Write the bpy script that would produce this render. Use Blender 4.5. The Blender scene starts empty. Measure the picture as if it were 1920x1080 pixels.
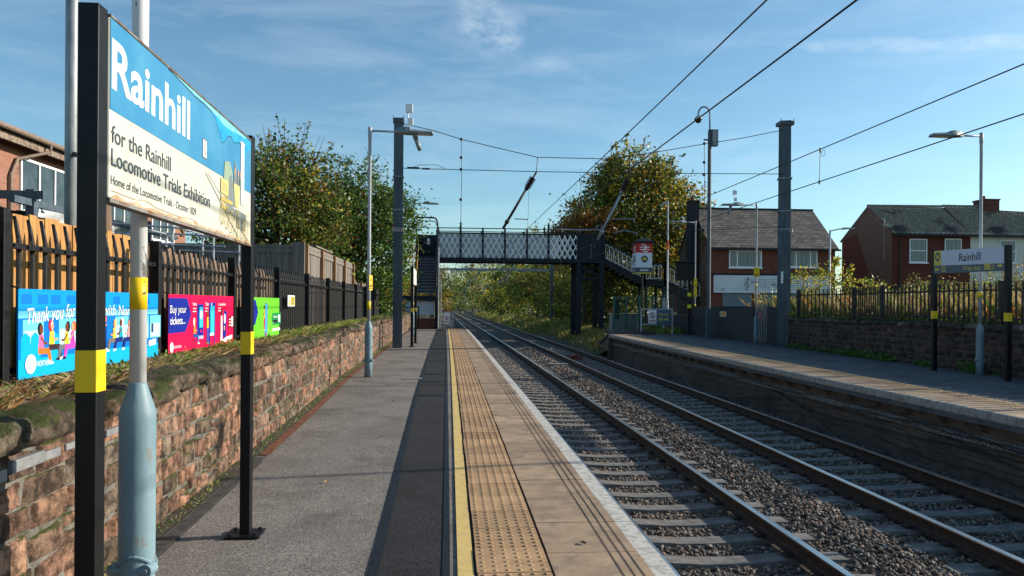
import bpy, math, random
import numpy as np
from mathutils import Vector
R = math.radians
random.seed(7); rng = np.random.default_rng(7)
# ---------------------------------------------------------------- camera, sky, sun, exposure
sc = bpy.context.scene
cam = bpy.data.objects.new('camera', bpy.data.cameras.new('camera')); sc.collection.objects.link(cam)
cam.data.sensor_width = 36; cam.data.lens = 26.25; cam.data.shift_y = 31.8/1920
cam.data.clip_start = .05; cam.data.clip_end = 6000
cam.location = (0, 0, 1.45)
from mathutils import Euler, Matrix
cam.matrix_world = Matrix.Translation((0, 0, 1.45)) @ Matrix.Rotation(-math.atan(114/1400), 4, 'Z') @ Matrix.Rotation(R(90), 4, 'X') @ Matrix.Rotation(.007, 4, 'Z')
sc.camera = cam
sc.view_settings.view_transform = 'Standard'; sc.view_settings.look = 'None'; sc.view_settings.gamma = 1
sc.view_settings.use_curve_mapping = False; sc.view_settings.exposure = 0.58
SUN_EL, SUN_AZ = R(21), R(9)          # azimuth measured from +X towards +Y
w = bpy.data.worlds.new('World'); sc.world = w; w.use_nodes = True
nt = w.node_tree; nt.nodes.clear(); N = nt.nodes.new; L = nt.links.new
out = N('ShaderNodeOutputWorld'); bg = N('ShaderNodeBackground'); sky = N('ShaderNodeTexSky')
sky.sky_type = 'NISHITA'; sky.sun_disc = False; sky.sun_elevation = SUN_EL; sky.sun_rotation = R(90)-SUN_AZ
sky.altitude = 50; sky.air_density = 1.0; sky.dust_density = .7; sky.ozone_density = 3.5
bg.inputs[1].default_value = .12
# thin cirrus, laid out by direction in the sky
tc = N('ShaderNodeTexCoord'); mp = N('ShaderNodeMapping'); mp.inputs['Scale'].default_value = (2.2, 2.2, 11); mp.inputs['Rotation'].default_value = (R(5), R(-4), 0)
nz = N('ShaderNodeTexNoise'); nz.inputs['Scale'].default_value = 2.0; nz.inputs['Detail'].default_value = 8; nz.inputs['Roughness'].default_value = .62; nz.inputs['Distortion'].default_value = .5
cr = N('ShaderNodeMapRange'); cr.inputs['From Min'].default_value = .45; cr.inputs['From Max'].default_value = .85; cr.inputs['To Max'].default_value = .2
L(tc.outputs['Generated'], mp.inputs[0]); L(mp.outputs[0], nz.inputs[0]); L(nz.outputs[0], cr.inputs[0])
def blob(direction, axes, seed, amp, fine):
    d = Vector(direction).normalized()
    side = d.cross(Vector((0, 0, 1))).normalized(); up = side.cross(d).normalized()
    ca, sa = math.cos(axes[2]), math.sin(axes[2])
    a = side*ca+up*sa; b = up*ca-side*sa
    o = []
    warp = N('ShaderNodeTexNoise'); warp.inputs['Scale'].default_value = 9; warp.inputs['Detail'].default_value = 5
    L(tc.outputs['Generated'], warp.inputs[0])
    for vec, s in ((a, axes[0]), (b, axes[1])):
        dp = N('ShaderNodeVectorMath'); dp.operation = 'DOT_PRODUCT'; dp.inputs[1].default_value = vec
        L(tc.outputs['Generated'], dp.inputs[0])
        m1 = N('ShaderNodeMath'); m1.operation = 'MULTIPLY_ADD'; L(dp.outputs['Value'], m1.inputs[0]); m1.inputs[1].default_value = 1/s; m1.inputs[2].default_value = 0
        wa = N('ShaderNodeMath'); wa.operation = 'MULTIPLY_ADD'; L(warp.outputs[0], wa.inputs[0]); wa.inputs[1].default_value = 2.0; L(m1.outputs[0], wa.inputs[2])
        m2 = N('ShaderNodeMath'); m2.operation = 'ADD'; L(wa.outputs[0], m2.inputs[0]); m2.inputs[1].default_value = -1.0
        pw = N('ShaderNodeMath'); pw.operation = 'MULTIPLY'; L(m2.outputs[0], pw.inputs[0]); L(m2.outputs[0], pw.inputs[1]); o.append(pw)
    ad = N('ShaderNodeMath'); ad.operation = 'ADD'; L(o[0].outputs[0], ad.inputs[0]); L(o[1].outputs[0], ad.inputs[1])
    fr = N('ShaderNodeMath'); fr.operation = 'GREATER_THAN'; dd = N('ShaderNodeVectorMath'); dd.operation = 'DOT_PRODUCT'; dd.inputs[1].default_value = d
    L(tc.outputs['Generated'], dd.inputs[0]); L(dd.outputs['Value'], fr.inputs[0]); fr.inputs[1].default_value = .5
    mr = N('ShaderNodeMapRange'); mr.interpolation_type = 'SMOOTHSTEP'; L(ad.outputs[0], mr.inputs[0]); mr.inputs[1].default_value = 1.1; mr.inputs[2].default_value = 0; mr.inputs[3].default_value = 0; mr.inputs[4].default_value = amp
    fn = N('ShaderNodeTexNoise'); fn.inputs['Scale'].default_value = fine; fn.inputs['Detail'].default_value = 10; fn.inputs['Roughness'].default_value = .7
    mq = N('ShaderNodeMapping'); mq.inputs['Scale'].default_value = (1, 1, 2.4); L(tc.outputs['Generated'], mq.inputs[0]); L(mq.outputs[0], fn.inputs[0])
    fm = N('ShaderNodeMapRange'); fm.inputs[1].default_value = .38; fm.inputs[2].default_value = .74; L(fn.outputs[0], fm.inputs[0])
    x = N('ShaderNodeMath'); x.operation = 'MULTIPLY'; L(mr.outputs[0], x.inputs[0]); L(fm.outputs[0], x.inputs[1])
    y = N('ShaderNodeMath'); y.operation = 'MULTIPLY'; L(x.outputs[0], y.inputs[0]); L(fr.outputs[0], y.inputs[1])
    return y
b1 = blob((.050, 1, .372), (.075, .034, R(-24)), 1, .38, 16)
b3 = blob((.115, 1, .335), (.10, .012, R(-22)), 3, .14, 16)
b2 = blob((.66, 1, .37), (.20, .010, R(-8)), 2, .38, 12)
s1 = N('ShaderNodeMath'); s1.operation = 'ADD'; L(cr.outputs[0], s1.inputs[0]); L(b1.outputs[0], s1.inputs[1])
s2 = N('ShaderNodeMath'); s2.operation = 'ADD'; s2.use_clamp = True; L(s1.outputs[0], s2.inputs[0]); L(b2.outputs[0], s2.inputs[1])
tn = N('ShaderNodeMixRGB'); tn.blend_type = 'MULTIPLY'; tn.inputs[0].default_value = 1; tn.inputs[2].default_value = (.85, 1.0, .93, 1); L(sky.outputs[0], tn.inputs[1])
mx = N('ShaderNodeMixRGB'); mx.inputs[2].default_value = (6.0, 6.6, 6.9, 1)
s3 = N('ShaderNodeMath'); s3.operation = 'ADD'; s3.use_clamp = True; L(s2.outputs[0], s3.inputs[0]); L(b3.outputs[0], s3.inputs[1]); L(s3.outputs[0], mx.inputs[0]); L(tn.outputs[0], mx.inputs[1]); L(mx.outputs[0], bg.inputs[0]); L(bg.outputs[0], out.inputs[0])
sl = bpy.data.lights.new('sun', 'SUN'); sl.energy = 4.9; sl.angle = R(.5); sl.color = (1, .89, .74)
so = bpy.data.objects.new('sun', sl); sc.collection.objects.link(so)
sd = Vector((math.cos(SUN_EL)*math.cos(SUN_AZ), math.cos(SUN_EL)*math.sin(SUN_AZ), math.sin(SUN_EL)))
so.rotation_euler = sd.to_track_quat('Z', 'Y').to_euler(); so.location = sd*60

# ---------------------------------------------------------------- helpers
class MB:
    def __init__(s): s.v = []; s.f = []; s.m = []
    def add(s, vs, fs, m=0):
        b = len(s.v); s.v += [tuple(p) for p in vs]; s.f += [tuple(i+b for i in f) for f in fs]; s.m += [m]*len(fs); return s
    def box(s, x0, x1, y0, y1, z0, z1, m=0):
        return s.add([(x0,y0,z0),(x1,y0,z0),(x1,y1,z0),(x0,y1,z0),(x0,y0,z1),(x1,y0,z1),(x1,y1,z1),(x0,y1,z1)],
                     [(0,3,2,1),(4,5,6,7),(0,1,5,4),(1,2,6,5),(2,3,7,6),(3,0,4,7)], m)
    def beam(s, a, b, w, h, m=0, up=(0,0,1)):       # rectangular bar from a to b
        a = Vector(a); b = Vector(b); d = (b-a).normalized(); u = Vector(up)
        if abs(d.dot(u)) > .98: u = Vector((1,0,0))
        sdv = d.cross(u).normalized()*w/2; uv = sdv.cross(d).normalized()*h/2
        vs = [p+i*sdv+j*uv for p in (a,b) for i,j in ((-1,-1),(1,-1),(1,1),(-1,1))]
        return s.add(vs, [(0,1,2,3),(7,6,5,4),(0,4,5,1),(1,5,6,2),(2,6,7,3),(3,7,4,0)], m)
    def tube(s, pts, r, n=8, m=0, cap=True):
        pts = [Vector(p) for p in pts]; k = len(pts); rs = r if isinstance(r, (list, tuple)) else [r]*k
        vs = []; prev = None
        for i, p in enumerate(pts):
            d = (pts[min(i+1,k-1)]-pts[max(i-1,0)]).normalized()
            u = prev if prev is not None else (Vector((0,0,1)) if abs(d.z) < .9 else Vector((1,0,0)))
            a = d.cross(u)
            if a.length < 1e-4: a = d.cross(Vector((.3,1,.2)))
            a.normalize(); b = a.cross(d).normalized(); prev = b
            vs += [p+rs[i]*(math.cos(2*math.pi*j/n)*a+math.sin(2*math.pi*j/n)*b) for j in range(n)]
        fs = [(i*n+j, (i+1)*n+j, (i+1)*n+(j+1)%n, i*n+(j+1)%n) for i in range(k-1) for j in range(n)]
        if cap: fs += [tuple(range(n)), tuple(reversed(range((k-1)*n, k*n)))]
        return s.add(vs, fs, m)
    def lathe(s, c, prof, n=16, m=0, sq=None):
        vs = [(c[0]+r*math.cos(2*math.pi*(j+.5)/n), c[1]+r*math.sin(2*math.pi*(j+.5)/n), c[2]+z) for r, z in prof for j in range(n)]
        k = len(prof)
        fs = [(i*n+j, i*n+(j+1)%n, (i+1)*n+(j+1)%n, (i+1)*n+j) for i in range(k-1) for j in range(n)]
        fs += [tuple(reversed(range(n))), tuple(range((k-1)*n, k*n))]
        return s.add(vs, fs, m)
    def prism(s, pts, vec, m=0):                    # planar polygon pushed along vec
        n = len(pts); v = Vector(vec); vs = [Vector(p) for p in pts]; vs += [p+v for p in vs]
        return s.add(vs, [tuple(range(n)), tuple(reversed(range(n,2*n)))]+[(i, n+i, n+(i+1)%n, (i+1)%n) for i in range(n)], m)
def wloc(o):
    p = Vector((0,0,0))
    while o is not None: p = p+o.location; o = o.parent
    return p
def link(name, me, mats, parent=None, smooth=False):
    o = bpy.data.objects.new(name, me); sc.collection.objects.link(o)
    for m in (mats if isinstance(mats, (list, tuple)) else [mats]): me.materials.append(m)
    if parent is not None: o.parent = parent
    if smooth: me.polygons.foreach_set('use_smooth', [True]*len(me.polygons))
    return o
def part(mb, name, mats, parent=None, smooth=False, bevel=0, loc=None):
    """links a builder as one mesh; coordinates are given in world space"""
    off = wloc(parent) if parent is not None else Vector(loc or (0,0,0))
    me = bpy.data.meshes.new(name)
    me.from_pydata([(x-off.x, y-off.y, z-off.z) for x, y, z in mb.v], [], mb.f)
    me.polygons.foreach_set('material_index', mb.m); me.update()
    o = link(name, me, mats, parent, False)
    if parent is None and loc is not None: o.location = loc
    if smooth:
        me.polygons.foreach_set('use_smooth', [len(p.vertices) == 4 for p in me.polygons])
    if bevel:
        b = o.modifiers.new('bevel', 'BEVEL'); b.width = bevel; b.segments = 2; b.limit_method = 'ANGLE'
    return o
def npmesh(name, V, F, mats, parent=None, col=None, smooth=False, mi=None):
    """V (n,3), F (m,k) arrays"""
    me = bpy.data.meshes.new(name); k = F.shape[1]
    off = wloc(parent) if parent is not None else Vector((0,0,0))
    V = V-np.array(off)[None, :]
    me.vertices.add(len(V)); me.vertices.foreach_set('co', V.astype(np.float32).ravel())
    me.loops.add(F.size); me.loops.foreach_set('vertex_index', F.astype(np.int32).ravel())
    me.polygons.add(len(F)); me.polygons.foreach_set('loop_start', np.arange(0, F.size, k, dtype=np.int32))
    me.polygons.foreach_set('loop_total', np.full(len(F), k, dtype=np.int32))
    me.update(calc_edges=True)
    if col is not None:
        a = me.color_attributes.new('tint', 'FLOAT_COLOR', 'POINT'); c = np.ones((len(V), 4), np.float32); c[:, :3] = col; a.data.foreach_set('color', c.ravel())
    o = link(name, me, mats, parent)
    if mi is not None: me.polygons.foreach_set('material_index', mi.astype(np.int32))
    if smooth: me.polygons.foreach_set('use_smooth', np.ones(len(F), bool))
    return o
def tag(o, label=None, cat=None, group=None, kind=None):
    if label: o['label'] = label
    if cat: o['category'] = cat
    if group: o['group'] = group
    if kind: o['kind'] = kind
    return o
def thing(name, label, cat, loc=(0,0,0), group=None):
    o = bpy.data.objects.new(name, None); sc.collection.objects.link(o); o.location = loc; o.empty_display_size = .2
    return tag(o, label, cat, group)
def dup(root, loc, label=None, group=None, rz=None):
    def cp(o, par):
        c = o.copy(); sc.collection.objects.link(c); c.parent = par
        for ch in list(kids.get(o.name, [])): cp(ch, c)
        return c
    kids = {}
    for o in sc.objects:
        if o.parent: kids.setdefault(o.parent.name, []).append(o)
    r = cp(root, None); r.location = loc
    if rz is not None: r.rotation_euler.z = rz
    if label: r['label'] = label
    if group: r['group'] = group
    return r

# ---------------------------------------------------------------- materials
def nmat(name):
    m = bpy.data.materials.new(name); m.use_nodes = True; n = m.node_tree
    return m, n, n.nodes['Principled BSDF']
def rgb(c): return (c[0], c[1], c[2], 1)
def M(name, c1, c2=None, scale=6, rough=.6, metal=0, bump=0, bscale=None, lo=.42, hi=.62, detail=8, spec=.4, c3=None, s3=1.3, lo3=.5, hi3=.65, stretch=(1,1,1), coat=0):
    m, n, p = nmat(name); p.inputs['Roughness'].default_value = rough; p.inputs['Metallic'].default_value = metal
    p.inputs['Specular IOR Level'].default_value = spec; p.inputs['Base Color'].default_value = rgb(c1)
    if coat: p.inputs['Coat Weight'].default_value = coat
    tc = n.nodes.new('ShaderNodeTexCoord'); mp = n.nodes.new('ShaderNodeMapping'); mp.inputs['Scale'].default_value = stretch
    n.links.new(tc.outputs['Object'], mp.inputs[0])
    def noise(s, d=detail):
        z = n.nodes.new('ShaderNodeTexNoise'); z.inputs['Scale'].default_value = s; z.inputs['Detail'].default_value = d; z.inputs['Roughness'].default_value = .65
        n.links.new(mp.outputs[0], z.inputs[0]); return z
    def ramp(z, a, b):
        r = n.nodes.new('ShaderNodeMapRange'); r.inputs[1].default_value = a; r.inputs[2].default_value = b; n.links.new(z.outputs[0], r.inputs[0]); return r
    cur = None
    if c2 is not None:
        mixn = n.nodes.new('ShaderNodeMixRGB'); mixn.inputs[1].default_value = rgb(c1); mixn.inputs[2].default_value = rgb(c2)
        n.links.new(ramp(noise(scale), lo, hi).outputs[0], mixn.inputs[0]); cur = mixn
    if c3 is not None:
        m3 = n.nodes.new('ShaderNodeMixRGB'); m3.inputs[2].default_value = rgb(c3); n.links.new(cur.outputs[0], m3.inputs[1])
        n.links.new(ramp(noise(s3), lo3, hi3).outputs[0], m3.inputs[0]); cur = m3
    if cur: n.links.new(cur.outputs[0], p.inputs['Base Color'])
    if bump:
        b = n.nodes.new('ShaderNodeBump'); b.inputs['Strength'].default_value = 1; b.inputs['Distance'].default_value = bump
        n.links.new(noise(bscale or scale*3, 6).outputs[0], b.inputs['Height']); n.links.new(b.outputs[0], p.inputs['Normal'])
    return m
def tint_mat(name, rough=.85, nscale=9, dark=.45, bump=.01, bscale=30, moss=None, spec=.25, lo=.35, hi=.6):
    """colour from the mesh's per-stone tint, roughened by noise"""
    m, n, p = nmat(name); p.inputs['Roughness'].default_value = rough; p.inputs['Specular IOR Level'].default_value = spec
    a = n.nodes.new('ShaderNodeAttribute'); a.attribute_name = 'tint'
    tc = n.nodes.new('ShaderNodeTexCoord')
    def noise(s, d=8):
        z = n.nodes.new('ShaderNodeTexNoise'); z.inputs['Scale'].default_value = s; z.inputs['Detail'].default_value = d; z.inputs['Roughness'].default_value = .7
        n.links.new(tc.outputs['Object'], z.inputs[0]); return z
    r = n.nodes.new('ShaderNodeMapRange'); r.inputs[1].default_value = lo; r.inputs[2].default_value = hi; r.inputs[3].default_value = dark; r.inputs[4].default_value = 1.15
    n.links.new(noise(nscale).outputs[0], r.inputs[0])
    mu = n.nodes.new('ShaderNodeMixRGB'); mu.blend_type = 'MULTIPLY'; mu.inputs[0].default_value = 1
    n.links.new(a.outputs['Color'], mu.inputs[1]); n.links.new(r.outputs[0], mu.inputs[2]); cur = mu
    if moss:
        g = n.nodes.new('ShaderNodeNewGeometry'); sx = n.nodes.new('ShaderNodeSeparateXYZ'); n.links.new(g.outputs['Normal'], sx.inputs[0])
        ad = n.nodes.new('ShaderNodeMath'); ad.operation = 'MULTIPLY_ADD'; n.links.new(sx.outputs['Z'], ad.inputs[0]); ad.inputs[1].default_value = .16; n.links.new(noise(4).outputs[0], ad.inputs[2])
        rr = n.nodes.new('ShaderNodeMapRange'); rr.inputs[1].default_value = .60; rr.inputs[2].default_value = .68; n.links.new(ad.outputs[0], rr.inputs[0])
        mm = n.nodes.new('ShaderNodeMixRGB'); mm.inputs[2].default_value = rgb(moss); n.links.new(cur.outputs[0], mm.inputs[1]); n.links.new(rr.outputs[0], mm.inputs[0]); cur = mm
    n.links.new(cur.outputs[0], p.inputs['Base Color'])
    if bump:
        b = n.nodes.new('ShaderNodeBump'); b.inputs['Distance'].default_value = bump; n.links.new(noise(bscale, 5).outputs[0], b.inputs['Height']); n.links.new(b.outputs[0], p.inputs['Normal'])
    return m
def leaf_mat(name, trans=.35, rough=.5):
    m, n, p = nmat(name); a = n.nodes.new('ShaderNodeAttribute'); a.attribute_name = 'tint'
    n.links.new(a.outputs['Color'], p.inputs['Base Color']); p.inputs['Roughness'].default_value = rough; p.inputs['Specular IOR Level'].default_value = .35
    t = n.nodes.new('ShaderNodeBsdfTranslucent'); n.links.new(a.outputs['Color'], t.inputs[0])
    mixs = n.nodes.new('ShaderNodeMixShader'); mixs.inputs[0].default_value = trans
    o = n.nodes['Material Output']; n.links.new(p.outputs[0], mixs.inputs[1]); n.links.new(t.outputs[0], mixs.inputs[2]); n.links.new(mixs.outputs[0], o.inputs[0])
    return m
def brick_mat(name, c1, c2, mortar, bw=.225, bh=.075, ms=.01, rough=.85, bump=.004, dirt=(.05,.045,.04), dlo=.55, dhi=.8, soft=.1, sh=.5):
    m, n, p = nmat(name); p.inputs['Roughness'].default_value = rough; p.inputs['Specular IOR Level'].default_value = .25
    tc = n.nodes.new('ShaderNodeTexCoord'); g = n.nodes.new('ShaderNodeNewGeometry')
    s1 = n.nodes.new('ShaderNodeSeparateXYZ'); n.links.new(tc.outputs['Object'], s1.inputs[0])
    s2 = n.nodes.new('ShaderNodeSeparateXYZ'); n.links.new(g.outputs['Normal'], s2.inputs[0])
    ab = n.nodes.new('ShaderNodeMath'); ab.operation = 'ABSOLUTE'; n.links.new(s2.outputs['X'], ab.inputs[0])
    gt = n.nodes.new('ShaderNodeMath'); gt.operation = 'GREATER_THAN'; n.links.new(ab.outputs[0], gt.inputs[0]); gt.inputs[1].default_value = .6
    mi = n.nodes.new('ShaderNodeMix'); n.links.new(gt.outputs[0], mi.inputs[0]); n.links.new(s1.outputs['X'], mi.inputs[2]); n.links.new(s1.outputs['Y'], mi.inputs[3])
    cb = n.nodes.new('ShaderNodeCombineXYZ'); n.links.new(mi.outputs[0], cb.inputs[0]); n.links.new(s1.outputs['Z'], cb.inputs[1])
    b = n.nodes.new('ShaderNodeTexBrick'); b.inputs['Scale'].default_value = 1; b.inputs['Brick Width'].default_value = bw; b.inputs['Row Height'].default_value = bh
    b.inputs['Mortar Size'].default_value = ms/2; b.inputs['Mortar Smooth'].default_value = soft; b.inputs['Color1'].default_value = rgb(c1); b.inputs['Color2'].default_value = rgb(c2); b.inputs['Mortar'].default_value = rgb(mortar)
    b.offset = sh; n.links.new(cb.outputs[0], b.inputs[0])
    z = n.nodes.new('ShaderNodeTexNoise'); z.inputs['Scale'].default_value = 1.1; z.inputs['Detail'].default_value = 9; z.inputs['Roughness'].default_value = .7; n.links.new(tc.outputs['Object'], z.inputs[0])
    r = n.nodes.new('ShaderNodeMapRange'); r.inputs[1].default_value = dlo; r.inputs[2].default_value = dhi; n.links.new(z.outputs[0], r.inputs[0])
    mm = n.nodes.new('ShaderNodeMixRGB'); mm.inputs[2].default_value = rgb(dirt); n.links.new(b.outputs[0], mm.inputs[1]); n.links.new(r.outputs[0], mm.inputs[0])
    n.links.new(mm.outputs[0], p.inputs['Base Color'])
    bp = n.nodes.new('ShaderNodeBump'); bp.invert = True; bp.inputs['Distance'].default_value = bump; n.links.new(b.outputs['Fac'], bp.inputs['Height']); n.links.new(bp.outputs[0], p.inputs['Normal'])
    return m
def flat(name, c, rough=.5, spec=.4): return M(name, c, rough=rough, spec=spec)
m_black = M('black_paint', (.006,.0065,.008), (.011,.012,.014), 40, .45, bump=.0006, bscale=300, lo=.6, hi=.8, spec=.25, c3=(.05,.05,.05), s3=60, lo3=.70, hi3=.72)
m_blackold = M('weathered_black_paint', (.006,.0065,.008), (.018,.017,.017), 25, .5, spec=.25, bump=.002, bscale=60, lo=.5, hi=.7, c3=(.10,.03,.018), s3=7, lo3=.68, hi3=.74)
m_yellow = M('yellow_band', (.78,.52,.008), (.62,.40,.01), 20, .5, lo=.6, hi=.8)
m_yelchip = M('chipped_yellow_band', (.78,.52,.008), (.03,.03,.03), 16, .5, lo=.63, hi=.64)
m_galv = M('galvanised_steel', (.20,.225,.25), (.33,.36,.385), 9, .5, .35, bump=.0008, bscale=80, stretch=(1,1,.25), spec=.5)
m_mast = M('mast_steel', (.055,.072,.09), (.09,.115,.14), 5, .6, .2, stretch=(1,1,.15), c3=(.19,.2,.21), s3=2, lo3=.62, hi3=.8)
m_blue = M('blue_grey_paint', (.13,.215,.26), (.19,.285,.33), 4, .5, bump=.0016, bscale=26, c3=(.17,.19,.195), s3=16, lo3=.60, hi3=.605, lo=.38, hi=.6, stretch=(1,1,.45))
m_white = M('chipped_white_paint', (.62,.64,.66), (.55,.57,.59), 4, .45, c3=(.20,.20,.19), s3=9, lo3=.60, hi3=.61, bump=.001, bscale=30, stretch=(1,1,.6))
m_lampgrey = M('lamp_grey_paint', (.30,.33,.36), (.40,.43,.46), 4, .45, stretch=(1,1,.3))
m_lantern = M('lantern_aluminium', (.16,.19,.21), (.22,.25,.27), 6, .45, .2)
m_lens = M('lamp_lens', (.5,.5,.42), rough=.2)
m_dark = M('dark_rubber', (.012,.012,.013), rough=.6)
m_wire = M('wire_metal', (.012,.012,.013), rough=.6)
m_rust = M('rusty_iron', (.10,.035,.018), (.20,.075,.035), 9, .85, bump=.002, bscale=60)
m_signwhite = M('sign_white', (.72,.73,.70), (.66,.66,.60), 3, .35, c3=(.55,.50,.36), s3=1.1, lo3=.6, hi3=.8)
m_text = flat('sign_black_letters', (.03,.035,.04), .45)
m_glass = M('dark_window_glass', (.02,.028,.03), (.05,.065,.07), 1.2, .06, spec=.8)
m_upvc = M('white_window_frame', (.80,.81,.82), rough=.4)
print('p1 ok')
# ---------------------------------------------------------------- setting: alignment
def off(Y): return -Y*abs(Y)/(6000+50*abs(Y))
def xr(Y): return 7.46+(max(0, Y-9)**2)*.0006        # right platform edge
Ys = [-6+i*1.5 for i in range(0, 34)]; Ys = [y for y in Ys if y < 44.2]+[44.4]
def strip(name, xa, xb, ys, z, mat, parent=None, zb=None, top=True):
    """sheet (or slab when zb is given) following the line between xa(Y) and xb(Y)"""
    mb = MB(); n = len(ys); vs = []
    for y in ys: vs += [(xa(y), y, z), (xb(y), y, z)]
    fs = [(2*i, 2*i+1, 2*i+3, 2*i+2) for i in range(n-1)]
    if zb is not None:
        for y in ys: vs += [(xa(y), y, zb), (xb(y), y, zb)]
        b = 2*n
        fs += [(2*i, 2*i+2, b+2*i+2, b+2*i) for i in range(n-1)]+[(2*i+1, b+2*i+1, b+2*i+3, 2*i+3) for i in range(n-1)]
        fs += [(0, b, b+1, 1), (2*n-2, 2*n-1, b+2*n-1, b+2*n-2)]
    mb.add(vs, fs); return part(mb, name, mat, parent)
def asphalt(name, c1, c2, c3, speck=260, bump=.0015, patch=1.0, rough=.9):
    m, n, p = nmat(name); p.inputs['Roughness'].default_value = rough; p.inputs['Specular IOR Level'].default_value = .25
    tc = n.nodes.new('ShaderNodeTexCoord')
    def noise(s, d, ro=.6):
        z = n.nodes.new('ShaderNodeTexNoise'); z.inputs['Scale'].default_value = s; z.inputs['Detail'].default_value = d; z.inputs['Roughness'].default_value = ro; n.links.new(tc.outputs['Object'], z.inputs[0]); return z
    def rm(z, a, b):
        r = n.nodes.new('ShaderNodeMapRange'); r.inputs[1].default_value = a; r.inputs[2].default_value = b; n.links.new(z.outputs[0], r.inputs[0]); return r
    v = n.nodes.new('ShaderNodeTexVoronoi'); v.inputs['Scale'].default_value = speck; n.links.new(tc.outputs['Object'], v.inputs[0])
    sx = n.nodes.new('ShaderNodeSeparateColor'); n.links.new(v.outputs['Color'], sx.inputs[0])
    r0 = n.nodes.new('ShaderNodeMapRange'); r0.inputs[1].default_value = .25; r0.inputs[2].default_value = .95; n.links.new(sx.outputs[0], r0.inputs[0])
    a = n.nodes.new('ShaderNodeMixRGB'); a.inputs[1].default_value = rgb(c1); a.inputs[2].default_value = rgb(c2); n.links.new(r0.outputs[0], a.inputs[0])
    b = n.nodes.new('ShaderNodeMixRGB'); b.inputs[2].default_value = rgb(c3); n.links.new(a.outputs[0], b.inputs[1]); q = rm(noise(patch, 7, .7), .45, .8); n.links.new(q.outputs[0], b.inputs[0])
    v2 = n.nodes.new('ShaderNodeTexVoronoi'); v2.inputs['Scale'].default_value = 3.1; n.links.new(tc.outputs['Object'], v2.inputs[0])
    gm = n.nodes.new('ShaderNodeMapRange'); gm.inputs[1].default_value = .055; gm.inputs[2].default_value = .035; gm.inputs[3].default_value = 0; gm.inputs[4].default_value = .55; n.links.new(v2.outputs['Distance'], gm.inputs[0])
    gx_ = n.nodes.new('ShaderNodeMixRGB'); gx_.inputs[2].default_value = (c3[0]*.45, c3[1]*.45, c3[2]*.45, 1); n.links.new(b.outputs[0], gx_.inputs[1]); n.links.new(gm.outputs[0], gx_.inputs[0])
    st = n.nodes.new('ShaderNodeMixRGB'); st.blend_type = 'MULTIPLY'; st.inputs[2].default_value = (.62,.60,.58,1); n.links.new(gx_.outputs[0], st.inputs[1]); n.links.new(rm(noise(patch*.9+.25, 9, .75), .50, .66).outputs[0], st.inputs[0])
    n.links.new(st.outputs[0], p.inputs['Base Color'])
    bp = n.nodes.new('ShaderNodeBump'); bp.inputs['Distance'].default_value = bump; n.links.new(sx.outputs[1], bp.inputs['Height']); n.links.new(bp.outputs[0], p.inputs['Normal'])
    return m
m_asph = asphalt('brown_grey_asphalt', (.088,.08,.073), (.39,.355,.32), (.105,.093,.085), 190, .004, .8)
m_asphn = asphalt('new_dark_asphalt', (.007,.008,.010), (.05,.051,.055), (.012,.013,.015), 150, .005)
m_asphr = asphalt('grey_asphalt', (.07,.075,.085), (.16,.165,.175), (.05,.052,.058), 170, .002)
m_seal = M('bitumen_joint_seal', (.007,.009,.013), (.016,.020,.026), 20, .6, spec=.2)
m_yline = M('worn_yellow_line', (.62,.45,.15), (.52,.38,.15), 12, .75, c3=(.26,.20,.12), s3=11, lo3=.58, hi3=.74)
m_wedge = M('white_edge_paint', (.52,.50,.46), (.33,.31,.28), 16, .8, bump=.002, bscale=90, lo=.45, hi=.6)
m_gap = flat('dark_joint', (.012,.011,.010), .95)
def slab_mat(name, c1, c2, c3, length, row0):
    m = M(name, c1, c2, 2.2, .85, bump=.0012, bscale=260, c3=c3, s3=5, lo3=.5, hi3=.75)
    n = m.node_tree; p = n.nodes['Principled BSDF']
    tc = n.nodes.new('ShaderNodeTexCoord'); sx = n.nodes.new('ShaderNodeSeparateXYZ'); n.links.new(tc.outputs['Object'], sx.inputs[0])
    ad = n.nodes.new('ShaderNodeMath'); ad.operation = 'DIVIDE'; n.links.new(sx.outputs['Y'], ad.inputs[0]); ad.inputs[1].default_value = length
    fl = n.nodes.new('ShaderNodeMath'); fl.operation = 'FLOOR'; n.links.new(ad.outputs[0], fl.inputs[0])
    wn = n.nodes.new('ShaderNodeTexWhiteNoise'); wn.noise_dimensions = '1D'; n.links.new(fl.outputs[0], wn.inputs['W'])
    r = n.nodes.new('ShaderNodeMapRange'); r.inputs[3].default_value = .78; r.inputs[4].default_value = 1.15; n.links.new(wn.outputs[0], r.inputs[0])
    mu = n.nodes.new('ShaderNodeMixRGB'); mu.blend_type = 'MULTIPLY'; mu.inputs[0].default_value = 1
    src = p.inputs['Base Color'].links[0].from_socket; n.links.new(src, mu.inputs[1]); n.links.new(r.outputs[0], mu.inputs[2]); n.links.new(mu.outputs[0], p.inputs['Base Color'])
    return m
m_cope = slab_mat('buff_coping_slab', (.35,.25,.165), (.24,.165,.11), (.14,.11,.08), .6, 0)
m_tact = slab_mat('buff_tactile_slab', (.42,.265,.14), (.33,.205,.11), (.22,.14,.085), .4, 0)
m_fbrick = brick_mat('engineering_brick_face', (.10,.08,.065), (.16,.125,.10), (.16,.15,.13), bump=.006, dlo=.5, dhi=.7)

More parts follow.
